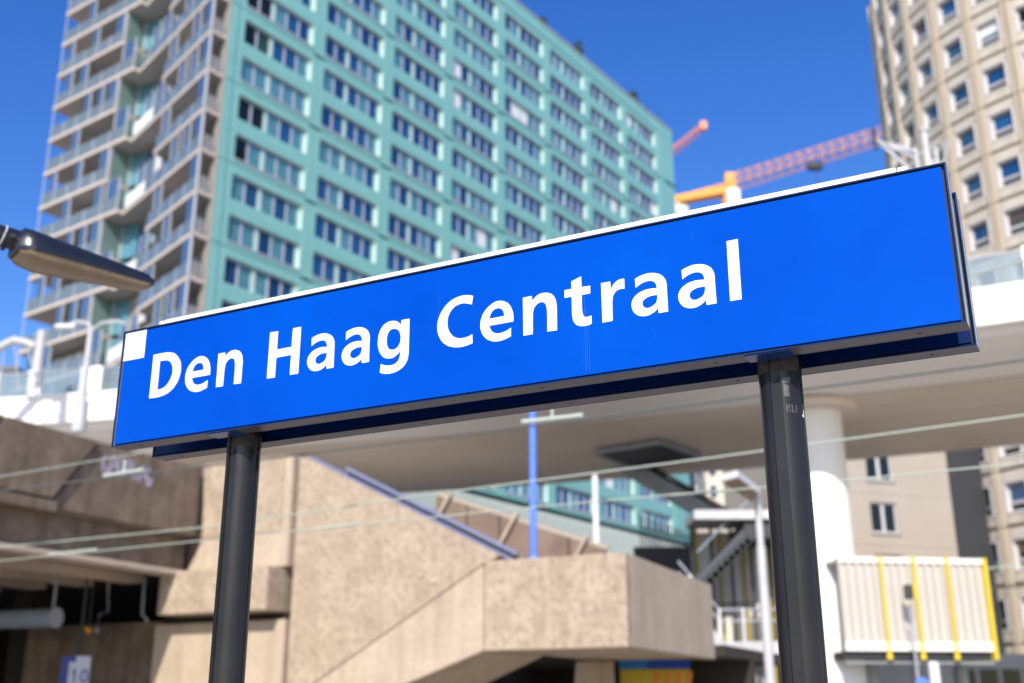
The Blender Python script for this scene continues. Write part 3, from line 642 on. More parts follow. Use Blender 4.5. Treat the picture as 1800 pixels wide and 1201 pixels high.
    for i in range(n):
        p, q = a0 + i * step, a0 + (i + 1) * step
        if i in scr: put('glass_screen', gsm, p + (.0 if i == 0 else .35), rb(p + (.0 if i == 0 else .35)) + .09, p + step * (.55 if i else .62), rb(p + step * .58) + .09, zf, hh)
        put('balustrade', gpm, p, rb(p) + .06, q - .06, rb(q - .06) + .06, zf + .02, 1.05)
        x, y = T(p, rb(p) + .08); inst('balcony_post', pom, tower, (x, y, zl(zf)), scale=(1, 1, hh if i in scr else 1.1))
        if i in scr:
            x, y = T(p + step * .6, rb(p + step * .6) + .09); inst('balcony_post', pom, tower, (x, y, zl(zf)), scale=(.8, .8, hh))
    if even and z < 46:
        put('frosted_panel', gpm, 9.0, rb(9.0) + .02, 12.4, rb(12.4) + .02, zf + .1, 1.0, M['frost'])
    if even:                                 # end of the long tip
        put('balustrade', gpm, 13.1, 3.4, 13.1, 4.8, zf + .02, 1.05)
    # corner return beside the teal panels: post, bar railing, dark loggia
    x, y = T(.06, .06); inst('balcony_post', pom, tower, (x, y, zl(zf)), scale=(1.6, 1.6, hh))
    x, y = T(.05, .12); inst('bar_railing', barm, tower, (x, y, zl(zf)))
# things standing on balconies
def pot_plant(a, bb, z, h, label):
    t = empty('potted_plant', tower.location + Matrix.Rotation(math.pi / 2 - PH, 3, 'Z') @ Vector((*T(a, bb), zl(z + .17))))
    tag(t, label, 'potted plant')
    p = MB(); p.cyl((0, 0, 0), (0, 0, .45), .2, .26, seg=12); p.build('pot', M['slab'], t)
    leafball('foliage', t, (0, 0, .45 + h * .5), (.45, .45, h * .5), 260, .10, 5)
def leafball(name, parent, c, rad, n, sz, seed):
    r = random.Random(seed); b = MB()
    for _ in range(n):
        v = Vector((r.gauss(0, 1), r.gauss(0, 1), r.gauss(0, 1))).normalized() * (r.random() ** .4)
        p = Vector(c) + Vector((v.x * rad[0] * r.uniform(.7, 1.15), v.y * rad[1] * r.uniform(.7, 1.15), v.z * rad[2]))
        d = Vector((r.gauss(0, 1), r.gauss(0, 1), r.gauss(0, 1))).normalized(); e = d.orthogonal().normalized(); s = sz * r.uniform(.6, 1.4)
        b.add([p - d * s, p + e * s * .5, p + d * s, p - e * s * .5], [(0, 1, 2, 3)])
    return b.build(name, M['leaf'], parent)
pot_plant(22.4, 3.4, 39.6, 1.3, 'leafy potted plant on a left-hand balcony of the teal tower')
# shrubs on the roof edge
for i, (px, py, h, lab) in enumerate(((955, 42, 1.6, 'small shrub on the teal tower roof, nearest the top of the picture'), (1024, 100, 2.6, 'tall dark shrub in the middle of the teal tower roof edge'), (1120, 186, 2.2, 'bushy shrub on the teal tower roof near its far end'))):
    x = {0: 38.5, 1: 45.6, 2: 57.5}[i]
    t = empty('roof_shrub', tower.location + Matrix.Rotation(math.pi / 2 - PH, 3, 'Z') @ Vector((x, .75, zl(68.02)))); tag(t, lab, 'shrub', 'shrubs on the tower roof')
    p = MB(); p.cyl((0, 0, 0), (0, 0, h * .5), .06, .04, seg=6); p.build('trunk', M['bark'], t)
    leafball('crown', t, (0, 0, h * .6), (.75, .75, h * .5), 340, .16, 20 + i)
# ================================================================== ROUND BEIGE TOWER, right
rt = empty('round_tower', (40.3, 67.4, -1.0), 0)
tag(rt, 'round beige concrete tower with a grid of square windows, at the right edge', 'tower')
RR, BA, F2 = 14.0, R(10), 3.1
bw = 2 * RR * math.tan(BA / 2)
# one facade bay: panel with recessed opening, ribs, joint below; local y outward is -y
pb = MB(); ow, oh, oz = 1.42, 1.62, .78
pb.box(-bw / 2 + .22, bw / 2 - .22, 0, .25, .06, oz); pb.box(-bw / 2 + .22, bw / 2 - .22, 0, .25, oz + oh, F2 - .06)
pb.box(-bw / 2 + .22, -ow / 2, 0, .25, oz, oz + oh); pb.box(ow / 2, bw / 2 - .22, 0, .25, oz, oz + oh)
pb.box(-bw / 2 + .34, bw / 2 - .34, -.07, 0, .14, .66); pb.box(-bw / 2 + .34, bw / 2 - .34, -.05, 0, oz + oh + .12, F2 - .14)
pbm = pb.mesh('panel', [M['beige']])
ribb = MB(); ribb.box(-bw / 2 + .05, -bw / 2 + .205, -.16, .25, .03, F2 - .03)
ribm = ribb.mesh('rib', [M['beigerib']])
wf = MB(); e = .11
wf.box(-ow / 2 - .065, ow / 2 + .065, -.10, .0, oz + oh - .02, oz + oh + .065); wf.box(-ow / 2 - .065, ow / 2 + .065, -.10, 0, oz - .065, oz + .02)
wf.box(-ow / 2 - .065, -ow / 2 + .02, -.10, .0, oz + .02, oz + oh - .02); wf.box(ow / 2 - .02, ow / 2 + .065, -.10, 0, oz + .02, oz + oh - .02)
wf.box(-ow / 2, ow / 2, .18, .26, oz, oz + .1); wf.box(-ow / 2, ow / 2, .18, .26, oz + oh - .1, oz + oh)
wf.box(-ow / 2, -ow / 2 + e, .18, .26, oz + .1, oz + oh - .1); wf.box(ow / 2 - e, ow / 2, .18, .26, oz + .1, oz + oh - .1)
wf.box(-ow / 2, ow / 2, 0, .18, oz, oz + .03); wf.box(-ow / 2, -ow / 2 + .03, 0, .18, oz + .03, oz + oh); wf.box(ow / 2 - .03, ow / 2, 0, .18, oz + .03, oz + oh)
wf.box(-ow / 2 + e, ow / 2 - e, .14, .26, oz + .42, oz + .60, 1)
wfm = wf.mesh('window', [M['whiteframe'], M['transom']])
rp1 = MB(); rp1.box(-ow / 2 + e, ow / 2 - e, .22, .24, oz + .60, oz + oh - .1); rp1 = rp1.mesh('pane', [M['pane_deep']])
rp2 = MB(); rp2.box(-ow / 2 + e, ow / 2 - e, .22, .24, oz + .1, oz + .42); rp2 = rp2.mesh('pane', [M['pane_dark']])
shade = MB(); shade.box(-ow / 2 + e, ow / 2 - e, .20, .215, oz + oh - .75, oz + oh - .1); shadem = shade.mesh('blind', [M['pane_brown']])
r2 = random.Random(5)
core = MB(); core.cyl((0, 0, 0), (0, 0, 62), RR - .02, seg=72); core.build('core', M['beigejoint'], rt)
zwin0 = 7.4 + 1.0 - (oz + oh)                # floor base so that window heads sit on the surveyed levels
angs = [R(184.5 + 2.5 + 10 * k) for k in range(-2, 7)]
for fl in range(-2, 15):
    zb = zwin0 + fl * F2
    for an in angs:
        loc = (math.cos(an) * (RR + .2), math.sin(an) * (RR + .2), zb); rz = an + math.pi / 2
        inst('panel', pbm, rt, loc, rz); inst('rib', ribm, rt, loc, rz); inst('rib', ribm, rt, (loc[0] + math.cos(rz) * (bw - .255), loc[1] + math.sin(rz) * (bw - .255), zb), rz)
        w = inst('window', wfm, rt, loc, rz)
        q = r2.random(); kind = 'pane_deep' if q < .4 else 'pane_blue' if q < .6 else 'pane_green' if q < .7 else 'pane_teal' if q < .8 else 'pane_dark'
        inst('pane', rp1, w, material=M[kind]); inst('pane', rp2, w)
        if r2.random() < .3: inst('blind', shadem, w, material=M[r2.choice(['pane_brown', 'pane_brown', 'pane_white', 'transom'])])
# dark side strip at the left silhouette
dk = MB(); a0 = R(160)
for k in range(3):
    pass

# ================================================================== LOW BEIGE WING beside the tower
hw = R(75); WL = at(1445, 985, 60); wrot = math.pi / 2 - hw
wing = empty('beige_wing', (WL.x, WL.y, -1.0), wrot)
tag(wing, 'low beige rendered wing with two-light windows, left of the round tower', 'building')
wl = lambda P: loc_pt(wing.location, wrot, P)
def on_wing(px, py):                        # photo pixel on the wing front plane
    n = Vector((-math.sin(wrot), math.cos(wrot), 0)); d = ray(px, py); o = Vector(wing.location)
    P = CP + d * ((o - CP).dot(n) / d.dot(n)); return wl(P)
xr = on_wing(1672, 880).x; xd = on_wing(1708, 880).x
top = 22
wins = []
for (pa, pb_) in (((1520, 797), (1570, 846)), ((1529, 883), (1581, 938)), ((1536, 974), (1592, 1030))):
    A, B_ = on_wing(*pa), on_wing(*pb_); wins.append((A.x, B_.x, B_.z, A.z))
wins.append((wins[0][0], wins[0][1], wins[0][2] + 2.9, wins[0][3] + 2.9))
wins.sort(key=lambda q: q[2])
cw = sum(w[1] - w[0] for w in wins) / 4; cx = sum(w[0] + w[1] for w in wins) / 8; wins = [(cx - cw / 2, cx + cw / 2, a, b_) for _, _, a, b_ in wins]
wb = MB(); prev = 0
for (a, c, z0, z1) in wins:
    wb.box(-0.6, xr, 0, .4, prev, z0); wb.box(-0.6, a, 0, .4, z0, z1); wb.box(c, xr, 0, .4, z0, z1); prev = z1
wb.box(-0.6, xr, 0, .4, prev, top); wb.build('wall', M['wing'], wing)
for (a, c, z0, z1) in wins:
    f = MB(); m = (a + c) / 2
    f.box(a, c, .12, .22, z0, z0 + .09); f.box(a, c, .12, .22, z1 - .09, z1); f.box(a, a + .09, .12, .22, z0 + .09, z1 - .09); f.box(c - .09, c, .12, .22, z0 + .09, z1 - .09); f.box(m - .09, m + .09, .12, .22, z0 + .09, z1 - .09)
    w = f.build('window', M['whiteframe'], wing)
    for p, q in ((a + .09, m - .09), (m + .09, c - .09)):
        g_ = MB(); g_.box(p, q, .16, .18, z0 + .09, z1 - .09); g_.build('pane', M['pane_dark'], w)
    s_ = MB(); s_.box(a - .1, c + .1, -.1, .1, z0 - .08, z0 - .005); s_.build('sill', M['transom'], wing)
    j = MB(); j.box(-0.6, xr - .01, -.03, .01, z1 + .55, z1 + .6); j.build('string_course', M['beige'], wing)
d_ = MB(); d_.box(xr, xd + 1.2, .25, 1.0, 0, top); d_.build('dark_bay', M['darkclad'], wing)
d_ = MB(); d_.box(-0.6, xr, .5, 10, 0, top - .1); d_.build('body', M['wing'], wing)

# ================================================================== VIADUCT
def fy(x): return 39.45 - .38 * x - .004 * x * x
path = [(x, fy(x)) for x in [-66 + 2.0 * i for i in range(52)]]
via = empty('viaduct', (0, 39.45, -1.0)); tag(via, 'curved white viaduct deck with glass parapet, crossing behind the sign', 'viaduct')
def nrm(i):
    a, c = path[max(i - 1, 0)], path[min(i + 1, len(path) - 1)]; d = Vector((c[0] - a[0], c[1] - a[1])).normalized(); return Vector((-d.y, d.x)) if -d.y * 0 + d.x > 0 else Vector((d.y, -d.x))
def off(i, o, z): n = nrm(i); return (path[i][0] + n.x * o - 0, path[i][1] + n.y * o - 39.45, z + 1.0)
def sweep(name, prof, material, i0=0, i1=None, parent=via, smooth=False):
    i1 = len(path) - 1 if i1 is None else i1; b = MB(); n = len(prof); vs = []; fs = []
    for i in range(i0, i1 + 1): vs += [off(i, o, z) for o, z in prof]
    for k in range(i1 - i0):
        for j in range(n): fs.append((k * n + j, k * n + (j + 1) % n, (k + 1) * n + (j + 1) % n, (k + 1) * n + j))
    b.add(vs, fs, 0, smooth); b.add(vs, [tuple(range(n)), tuple(range((i1 - i0) * n, (i1 - i0 + 1) * n))])
    return b.build(name, material, parent)
sweep('fascia', [(-.12, 14.08), (0.0, 13.02), (.35, 12.95), (.35, 14.08)], M['white'])
sweep('fascia_lower', [(.36, 12.97), (.6, 12.80), (1.5, 12.62), (4.2, 12.42), (4.2, 13.5), (.36, 13.5)], M['white'])
sof = [(4.25, 12.40), (6.0, 12.30), (7.6, 12.24), (9.2, 12.2), (10.8, 12.2), (12.4, 12.23), (14.0, 12.3), (15.6, 12.42), (16.6, 12.9)]
for (o0, z0), (o1, z1) in zip(sof, sof[1:]):
    sweep('soffit_panel', [(o0 + .03, z0), (o1 - .03, z1), (o1 - .03, z1 + .15), (o0 + .03, z0 + .15)], M['vsoffit'])
sweep('deck', [(.4, 13.55), (4.2, 12.75), (16.3, 12.75), (16.6, 13.2), (16.7, 14.0), (.4, 14.0)], M['vgap'])
sweep('coping', [(-.18, 14.08), (.45, 14.08), (.45, 14.2), (-.18, 14.2)], M['white'])
# parapet posts and glass along the front edge
gpost = MB(); gpost.box(-.09, .09, -.12, .12, 0, 1.25); gpost = gpost.mesh('guard_post', [M['white']])
for i in range(14, 50):
    x, y, z = off(i, .2, 14.2); d = nrm(i)
    inst('guard_post', gpost, via, (x, y, z), math.atan2(d.y, d.x) - math.pi / 2)
    if i < 49:
        x1, y1, _ = off(i + 1, .2, 14.2); b = MB(); dx, dy = x1 - x, y1 - y; L_ = math.hypot(dx, dy)
        b.box(.12, L_ - .12, -.012, .012, .06, 1.1); o = b.build('glass_panel', M['gdeck'], via, (x, y, z), math.atan2(dy, dx))
        b = MB(); b.box(.09, L_ - .09, -.03, .03, 1.12, 1.18); b.build('hand_rail', M['galv'], via, (x, y, z), math.atan2(dy, dx))
# dark panel painting the shade of an escalator opening, with trim
op = [atz(px, py, 12.1) for px, py in ((1046, 794), (1160, 776), (1232, 800), (1120, 822))]
b = MB(); b.prism([(q.x, q.y - 39.45) for q in op], 13.04, 13.16); b.build('opening_shade_panel', M['darkclad'], via)
cxo = sum(q.x for q in op) / 4; cyo = sum(q.y for q in op) / 4
for q0_, q1_ in zip(op, op[1:] + op[:1]):
    b = MB(); b.beam((q0_.x, q0_.y - 39.45, 13.06), (q1_.x, q1_.y - 39.45, 13.06), .12, .16); b.build('opening_trim', M['steel'], via)
for i in range(12, 50, 3):                   # joints between the fascia units
    x, y, z = off(i, -.075, 13.03); d = nrm(i); b = MB(); b.xprism([(0, 0), (-.115, 1.03), (-.02, 1.03), (.1, 0)], -.018, .018)
    b.build('fascia_joint', M['vgap'], via, (x + d.x * .068, y + d.y * .068, z), math.atan2(d.y, d.x) - math.pi / 2)
# round columns
for (px, Y) in ((1446, 40.5),):
    P = at(px, 900, Y)
    c = MB(); c.cyl((P.x, P.y - 39.45, 0), (P.x, P.y - 39.45, 13.6), .98, seg=48); c.build('column', M['white'], via)
    c = MB(); c.cyl((P.x, P.y - 39.45, 13.10), (P.x, P.y - 39.45, 13.38), 1.5, 1.6, seg=48); c.build('column_collar', M['vsoffit'], via)
for x in (-34.0, 34.0):
    c = MB(); c.cyl((x, fy(x) + 8 - 39.45, 0), (x, fy(x) + 8 - 39.45, 13.2), .98, seg=32); c.build('column', M['white'], via)
# ================================================================== CONCRETE STATION BUILDING (bus deck over the platforms, stair flank, landing)
SO = Vector((2.5, 24.98, -1.0)); SR = R(-26)
stn = empty('station_building', SO, SR); tag(stn, 'brown exposed concrete station building with a stair flank and jutting landing', 'station building')
Z1 = 1.0                                     # local z = world z + 1
def vp(name, poly, y0, y1, material, par=stn, bv=.03):
    b = MB(); b.vprism([(x, z + Z1) for x, z in poly], y0, y1); o = b.build(name, material, par)
    if bv: bevel(o, bv, 2)
    return o
def bx(name, x0, x1, y0, y1, z0, z1, material, par=stn, bv=.03):
    b = MB(); b.box(x0, x1, y0, y1, z0 + Z1, z1 + Z1); o = b.build(name, material, par)
    if bv: bevel(o, bv, 2)
    return o
# landing with chest-high walls
bx('landing_wall', -3.5, 0, -.03, .32, 2.92, 4.95, M['conc'])
b = MB(); b.xprism([(.33, 2.92 + Z1), (6.6, 2.92 + Z1), (6.6, 4.86 + Z1), (.33, 4.95 + Z1)], -.32, -.003); bevel(b.build('landing_wall', M['concs'], stn), .03)
bx('landing_floor', -3.45, -.33, .33, 6.6, 2.95, 3.4, M['concs'])
# stair flank: upper aggregate field and lower smooth stringer
vp('stair_flank', [(-3.52, 4.9), (-3.05, 5.06), (-8.72, 7.93), (-9.0, 7.95), (-9.0, 1.8)], 0, .34, M['conc'])
vp('stringer', [(-3.52, 2.92), (-3.52, 4.87), (-9.0, 1.77), (-9.0, 1.03)], -.025, .33, M['concs'])
vp('stringer', [(-9.02, 1.03), (-9.02, 1.75), (-12.5, -.2), (-12.5, -1), (-11.9, -1)], -.02, .33, M['concs'])
vp('flight_soffit', [(-3.5, 2.93), (-12.4, -.6), (-12.4, -.2), (-3.5, 3.4)], .34, 3.2, M['concs'], bv=0)
for i in range(16):                          # treads of the upper flight
    x = -3.6 - i * .34; bx('tread', x - .34, x, .36, 3.1, 3.3 + i * .17, 3.47 + i * .17, M['concs'], bv=0)
# far-side stair parapet: weathered panels with joints and pale struts
for i in range(5):
    x0, x1 = -6.75 + i * 1.0, -6.75 + (i + 1) * 1.0 - .05; zt = lambda x: 7.0 - (x + 5.84) * .36
    vp('parapet_panel', [(x0, zt(x0) - 1.75), (x1, zt(x1) - 1.75), (x1, zt(x1)), (x0, zt(x0))], 3.3, 3.5, M['rust'], bv=.015)
    if i % 2 == 0:
        b = MB(); b.beam((x0, 3.2, zt(x0) - .85 + Z1), (x0 + .55, 3.2, zt(x0) + .02 + Z1), .09, .09); b.build('strut', M['concs'], stn)
b = MB(); b.beam((-6.8, 3.38, 7.0 + .96 * .36 + .05 + Z1), (-1.7, 3.38, 7.0 - 4.14 * .36 + .05 + Z1), .1, .08); b.build('capping_rail', M['concs'], stn)
# blue-grey handrail on the flank
zz = lambda x: 5.06 - (x + 3.05) * .5062
b = MB(); b.beam((-7.6, .17, zz(-7.6) + .20 + Z1), (-2.72, .17, zz(-2.72) + .20 + Z1), .11, .075); b.build('hand_rail', M['lilacrail'], stn)
b = MB(); b.beam((-7.55, .19, zz(-7.55) + .085 + Z1), (-2.75, .19, zz(-2.75) + .085 + Z1), .08, .10); b.build('rail_upstand', M['blackrail'], stn)
b = MB(); b.beam((-8.7, .17, zz(-8.7) + .02 + Z1), (-2.8, .17, zz(-2.8) + .02 + Z1), .36, .05); b.build('flank_coping', M['lilacrail'], stn)
# corner pier left of the flank
vp('pier', [(-9.06, 5.12), (-9.06, 8.0), (-12.02, 8.0), (-11.8, 6.1), (-12.35, 5.12)], -.18, 1.0, M['concs'])
vp('pier_facing', [(-9.3, 6.0), (-9.3, 8.02), (-12.0, 8.02), (-11.85, 6.0)], -.22, -.17, M['conc'], bv=.01)
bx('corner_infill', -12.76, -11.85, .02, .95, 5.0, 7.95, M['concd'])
bx('ledge_block', -12.7, -9.2, -.75, .6, 4.0, 5.1, M['conc'])
bx('plinth_wall', -13.3, -9.06, -.12, .5, -1, 3.82, M['concs'])
bx('shadow_gap_strip', -13.2, -9.2, .1, .6, 3.82, 4.0, M['interior'], bv=0)  # dark strip paints the shadow beneath the ledge block
# long parapet of the bus deck, seen at a slant
def xp(name, poly, x0, x1, material, bv=.03):
    b = MB(); b.xprism([(y, z + Z1) for y, z in poly], x0, x1); o = b.build(name, material, stn)
    if bv: bevel(o, bv, 2)
    return o
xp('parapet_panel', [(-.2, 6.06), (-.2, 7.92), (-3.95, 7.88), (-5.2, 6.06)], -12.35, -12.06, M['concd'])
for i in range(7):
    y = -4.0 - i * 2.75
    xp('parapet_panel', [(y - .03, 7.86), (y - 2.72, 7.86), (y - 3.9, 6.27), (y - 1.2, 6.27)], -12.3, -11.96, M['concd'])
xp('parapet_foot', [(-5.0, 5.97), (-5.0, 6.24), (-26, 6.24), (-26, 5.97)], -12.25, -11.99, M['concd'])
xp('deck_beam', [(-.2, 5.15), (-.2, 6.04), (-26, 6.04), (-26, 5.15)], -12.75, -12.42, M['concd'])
xp('deck_lip', [(-.2, 5.0), (-.2, 5.14), (-26, 5.14), (-26, 5.0)], -12.75, -12.15, M['conclip'])
for i in range(4):
    xp('soffit_rib', [(-.4, 4.9 - 0), (-.4, 5.12), (-26, 5.12), (-26, 4.9)], -14.2 - i * 1.8, -13.6 - i * 1.8, M['conclip'], bv=0)
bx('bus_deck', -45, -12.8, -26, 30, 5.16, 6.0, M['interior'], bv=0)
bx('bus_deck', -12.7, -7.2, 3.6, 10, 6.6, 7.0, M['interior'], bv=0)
bx('deck_paving', -45, -12.45, -26, 30, 6.05, 6.15, M['paving'], bv=0)  # unseen paving added to bounce sunlight up to the viaduct soffit
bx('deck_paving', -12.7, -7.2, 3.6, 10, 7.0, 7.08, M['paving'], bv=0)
bx('hall_wall', -45, -9, 14, 14.4, -1, 5.1, M['interior'], bv=0); bx('hall_wall', -9, -3, 14, 14.4, -1, 3.0, M['interior'], bv=0)  # far walls put in to keep sky light out of the hall
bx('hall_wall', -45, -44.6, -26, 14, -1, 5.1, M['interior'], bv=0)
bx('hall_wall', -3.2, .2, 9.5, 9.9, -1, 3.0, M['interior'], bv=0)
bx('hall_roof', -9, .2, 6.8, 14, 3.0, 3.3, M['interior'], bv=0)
bx('shade_wall', -18.5, -13.35, .3, .7, -1, 3.95, M['concd'])  # darker concrete here paints the shade of the bus deck
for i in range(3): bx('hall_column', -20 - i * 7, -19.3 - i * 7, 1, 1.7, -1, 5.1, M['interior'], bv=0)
# trestle leg under the landing
P = loc_pt(SO, SR, at(1037, 1180, 31.5))
b = MB(); b.vprism([(P.x - .45, 0), (P.x + .45, 0), (P.x + .47, 3.9), (P.x - .40, 3.9), (P.x - .47, 3.2)], P.y, P.y + .6); b.build('trestle_leg', M['concs'], stn)
# violet spray marks on the weathered parapet
gr_ = MB(); rg = random.Random(3)
for k in range(7):
    y = -3.75 + k * .25; zb = 7.15 + rg.uniform(-.05, .05); t = .05
    pts = [(y, zb), (y + .02, zb + .42), (y + .14, zb + .46), (y + .17, zb + .22), (y + .08, zb + .18)] if k % 2 else [(y + .1, zb + .45), (y, zb + .38), (y + .02, zb + .05), (y + .15, zb), (y + .16, zb + .2)]
    for p, q in zip(pts, pts[1:]):
        gr_.beam((-12.052, p[0], p[1] + Z1), (-12.052, q[0], q[1] + Z1), .075, .006, up=(1, 0, 0))
gr_.build('graffiti', M['graf'], stn)
# drip stains and bolt heads on the landing
for x, zz_ in ((-1.15, 3.85), (-.85, 3.75), (-.28, 3.95), (-5.55, 4.75), (-5.2, 4.72), (-4.85, 4.55)):
    b = MB(); b.cyl((x, -.045, zz_ + Z1), (x, .05, zz_ + Z1), .055, .07, seg=10); b.build('plug', M['conclip'], stn)

# ---- things in and on the station
# tube light under the deck
def st_at(px, py, xl):                      # point seen at a pixel on the plane local x = xl of the station
    n = Vector((math.cos(SR), math.sin(SR), 0)); o = Vector((SO.x, SO.y, 0)) + n * xl; d = ray(px, py)
    return CP + d * ((o - CP).dot(n) / d.dot(n))
Pd = st_at(98, 1086, -14.6)
tl = empty('tube_lamp', (Pd.x, Pd.y, Pd.z), R(160)); tag(tl, 'fat grey tube with a pale end disc, hanging under the bus deck', 'tube lamp')
b = MB(); b.cyl((0, 0, 0), (4.0, 0, 0), .24, seg=24); b.build('tube', M['steel'], tl)
b = MB(); b.cyl((-.03, 0, 0), (.02, 0, 0), .255, seg=24); b.build('end_disc', M['speaker'], tl)
for x in (.12, 3.4):
    b = MB(); b.cyl((x, 0, .19), (x, 0, 5.0 - Pd.z + .1), .035, seg=8); b.build('hanger', M['speaker'], tl)
# platform number sign
Pn = st_at(139, 1180, -14.2)
ns = empty('platform_number_sign', (Pn.x, Pn.y, Pn.z), R(17)); ns.scale = (1.12, 1.12, 1.12); tag(ns, 'small white platform sign with blue number 10, low at the left', 'platform sign')
b = MB(); b.box(-.225, .225, 0, .05, -.36, .33); b.build('face_plate', M['signwhite'], ns)
b = MB(); b.box(-.40, -.23, .01, .28, -.5, .31); b.build('housing', M['signdkblue'], ns)
b = MB(); b.box(-.225, -.09, -.006, -.001, .20, .331); b.build('blue_square', M['signdkblue'], ns)
one = [[(0, 0, 1), (28, 0, 1), (28, 170, 1), (6, 170, 1), (-34, 140, 1), (-34, 112, 1), (0, 134, 1)]]
zo = [(55 + 62 * math.cos(a * math.pi / 12), 85 + 90 * math.sin(a * math.pi / 12)) for a in range(24)]
zi = [(55 + 33 * math.cos(a * math.pi / 12), 85 + 60 * math.sin(a * math.pi / 12)) for a in range(24)]
for nm, lp, ox in (('digit', [[(p[0], p[1]) for p in one[0]]], -.105), ('digit', [zo, zi], .045)):
    me = fill_mesh(nm, lp, .003); me.materials.clear(); me.materials.append(M['signdkblue'])
    inst('digit', me, ns, (ox, -.004, -.25), rot=(math.pi / 2, 0, 0), scale=(1.35, 1.7, 1))
b = MB(); b.cyl((-.05, .03, .33), (-.05, .03, 5.0 - Pn.z + .1), .03, seg=8); b.build('hanger', M['darksteel'], ns)
# amber lamp and down pipes
Pa = st_at(155, 1107, -14.4); al = empty('amber_lamp', Pa); tag(al, 'tiny amber lamp glinting in the dark under the bus deck', 'lamp')
b = MB(); b.cyl((-.07, 0, .03), (.06, 0, -.05), .055, .07, seg=12); b.build('lens', M['amber'], al)
b = MB(); b.cyl((0, .02, .05), (0, .02, 5.05 - Pa.z), .02, seg=6); b.build('hanger', M['darksteel'], al)
for (pts, Y, lab) in (([(190, 1030), (190, 1076), (175, 1080), (170, 1108)], -14.3, 'thin bent grey pipe hanging left of the plinth wall'), ([(253, 1035), (250, 1080), (258, 1090)], -13.5, 'short straight grey pipe close to the corner pier')):
    W_ = [st_at(*p, Y) for p in pts]; W_ = [Vector((q.x * .0 + W_[-1].x + (q.x - W_[-1].x), q.y, q.z)) for q in W_]; W_.insert(0, Vector((W_[0].x, W_[0].y, 5.05))); o = empty('drain_pipe', W_[-1]); tag(o, lab, 'pipe')
    b = MB(); b.tube([p - W_[-1] for p in W_], .032, 8); b.build('pipe_run', M['speaker'], o)
    b = MB(); b.cyl((0, 0, -.06), (0, 0, .05), .045, seg=10); b.build('pipe_end', M['speaker'], o)
# poster kiosk below the landing
Pk = at(1152, 1201, 33.0); kz = at(1152, 1160, 33.0).z
ks = empty('poster_kiosk', (Pk.x, Pk.y, -1.0), R(-4)); tag(ks, 'yellow and orange poster kiosk with a blue top, under the landing', 'kiosk')
kh = kz + 1.0
b = MB(); b.box(-.98, .98, 0, .5, 0, kh - .26); b.build('poster_board', M['posteryellow'], ks)
b = MB(); b.box(-1.0, -.2, -.02, .52, kh - .24, kh); b.build('top_band', M['postercyan'], ks)
b = MB(); b.box(-.195, 1.0, -.02, .52, kh - .24, kh); b.build('top_band', M['posterblue'], ks)
for i in range(4):
    x = -.25 + i * .3; b = MB(); b.vprism([(x, kh - 1.5), (x + .16, kh - 1.5), (x + .42, kh - .32), (x + .22, kh - .32)], -.012, -.004); b.build('poster_stripe', M['posterorange'], ks)
# poles on the stair parapet
def pole(name, cat, label, px, pyb, pyt, Y, r, material, extra=0, head=None):
    A, B_ = at(px, pyb, Y), at(px, pyt, Y); o = empty(name, (A.x, A.y, A.z)); tag(o, label, cat)
    b = MB(); b.cyl((0, 0, 0), (0, 0, B_.z - A.z + extra), r, r * .9, seg=14); b.build('shaft', material, o)
    b = MB(); b.cyl((0, 0, -.02), (0, 0, .12), r * 1.6, r * 1.3, seg=14); b.build('foot', material, o)
    b = MB(); b.cyl((0, 0, B_.z - A.z + extra), (0, 0, B_.z - A.z + extra + .05), r * 1.05, r * .5, seg=14); b.build('cap', material, o)
    return o
pole('pole', 'pole', 'slim bright blue pole rising from the landing towards the board', 938, 985, 728, 29.6, .095, M['bluepole'], 1.2)
pole('pole', 'pole', 'short slim white pole standing on the landing', 1049, 975, 838, 29.6, .085, M['whitepost'])
# white platform lamp with a flat head
A = at(1352, 1201, 20); T_ = at(1331, 872, 20); zt_ = T_.z
wlamp = empty('platform_lamp', (T_.x, T_.y, -1.0)); tag(wlamp, 'white lamp post with a flat slanting head, just left of the right sign post', 'lamp post')
b = MB(); b.cyl((0, 0, 0), (0, 0, zt_ - .9 + 1), .085, .08, seg=16); b.cyl((0, 0, zt_ - .9 + 1), (0, 0, zt_ + 1.03), .065, .06, seg=16); b.build('shaft', M['galvw'], wlamp)
cor = [atz(px, py, zt_) for px, py in ((1266, 846), (1297, 838), (1336, 868), (1325, 886))]
poly = [(c.x - T_.x, c.y - T_.y) for c in cor]
b = MB(); b.prism(poly, zt_ + 1.0, zt_ + 1.11); bevel(b.build('lamp_head', M['whitepost'], wlamp), .02)
cx_ = sum(p[0] for p in poly) / 4; cy_ = sum(p[1] for p in poly) / 4
b = MB(); b.prism([(cx_ + (x - cx_) * .85, cy_ + (y - cy_) * .85) for x, y in poly], zt_ + .985, zt_ + .998); b.build('lamp_glass', M['lens'], wlamp)

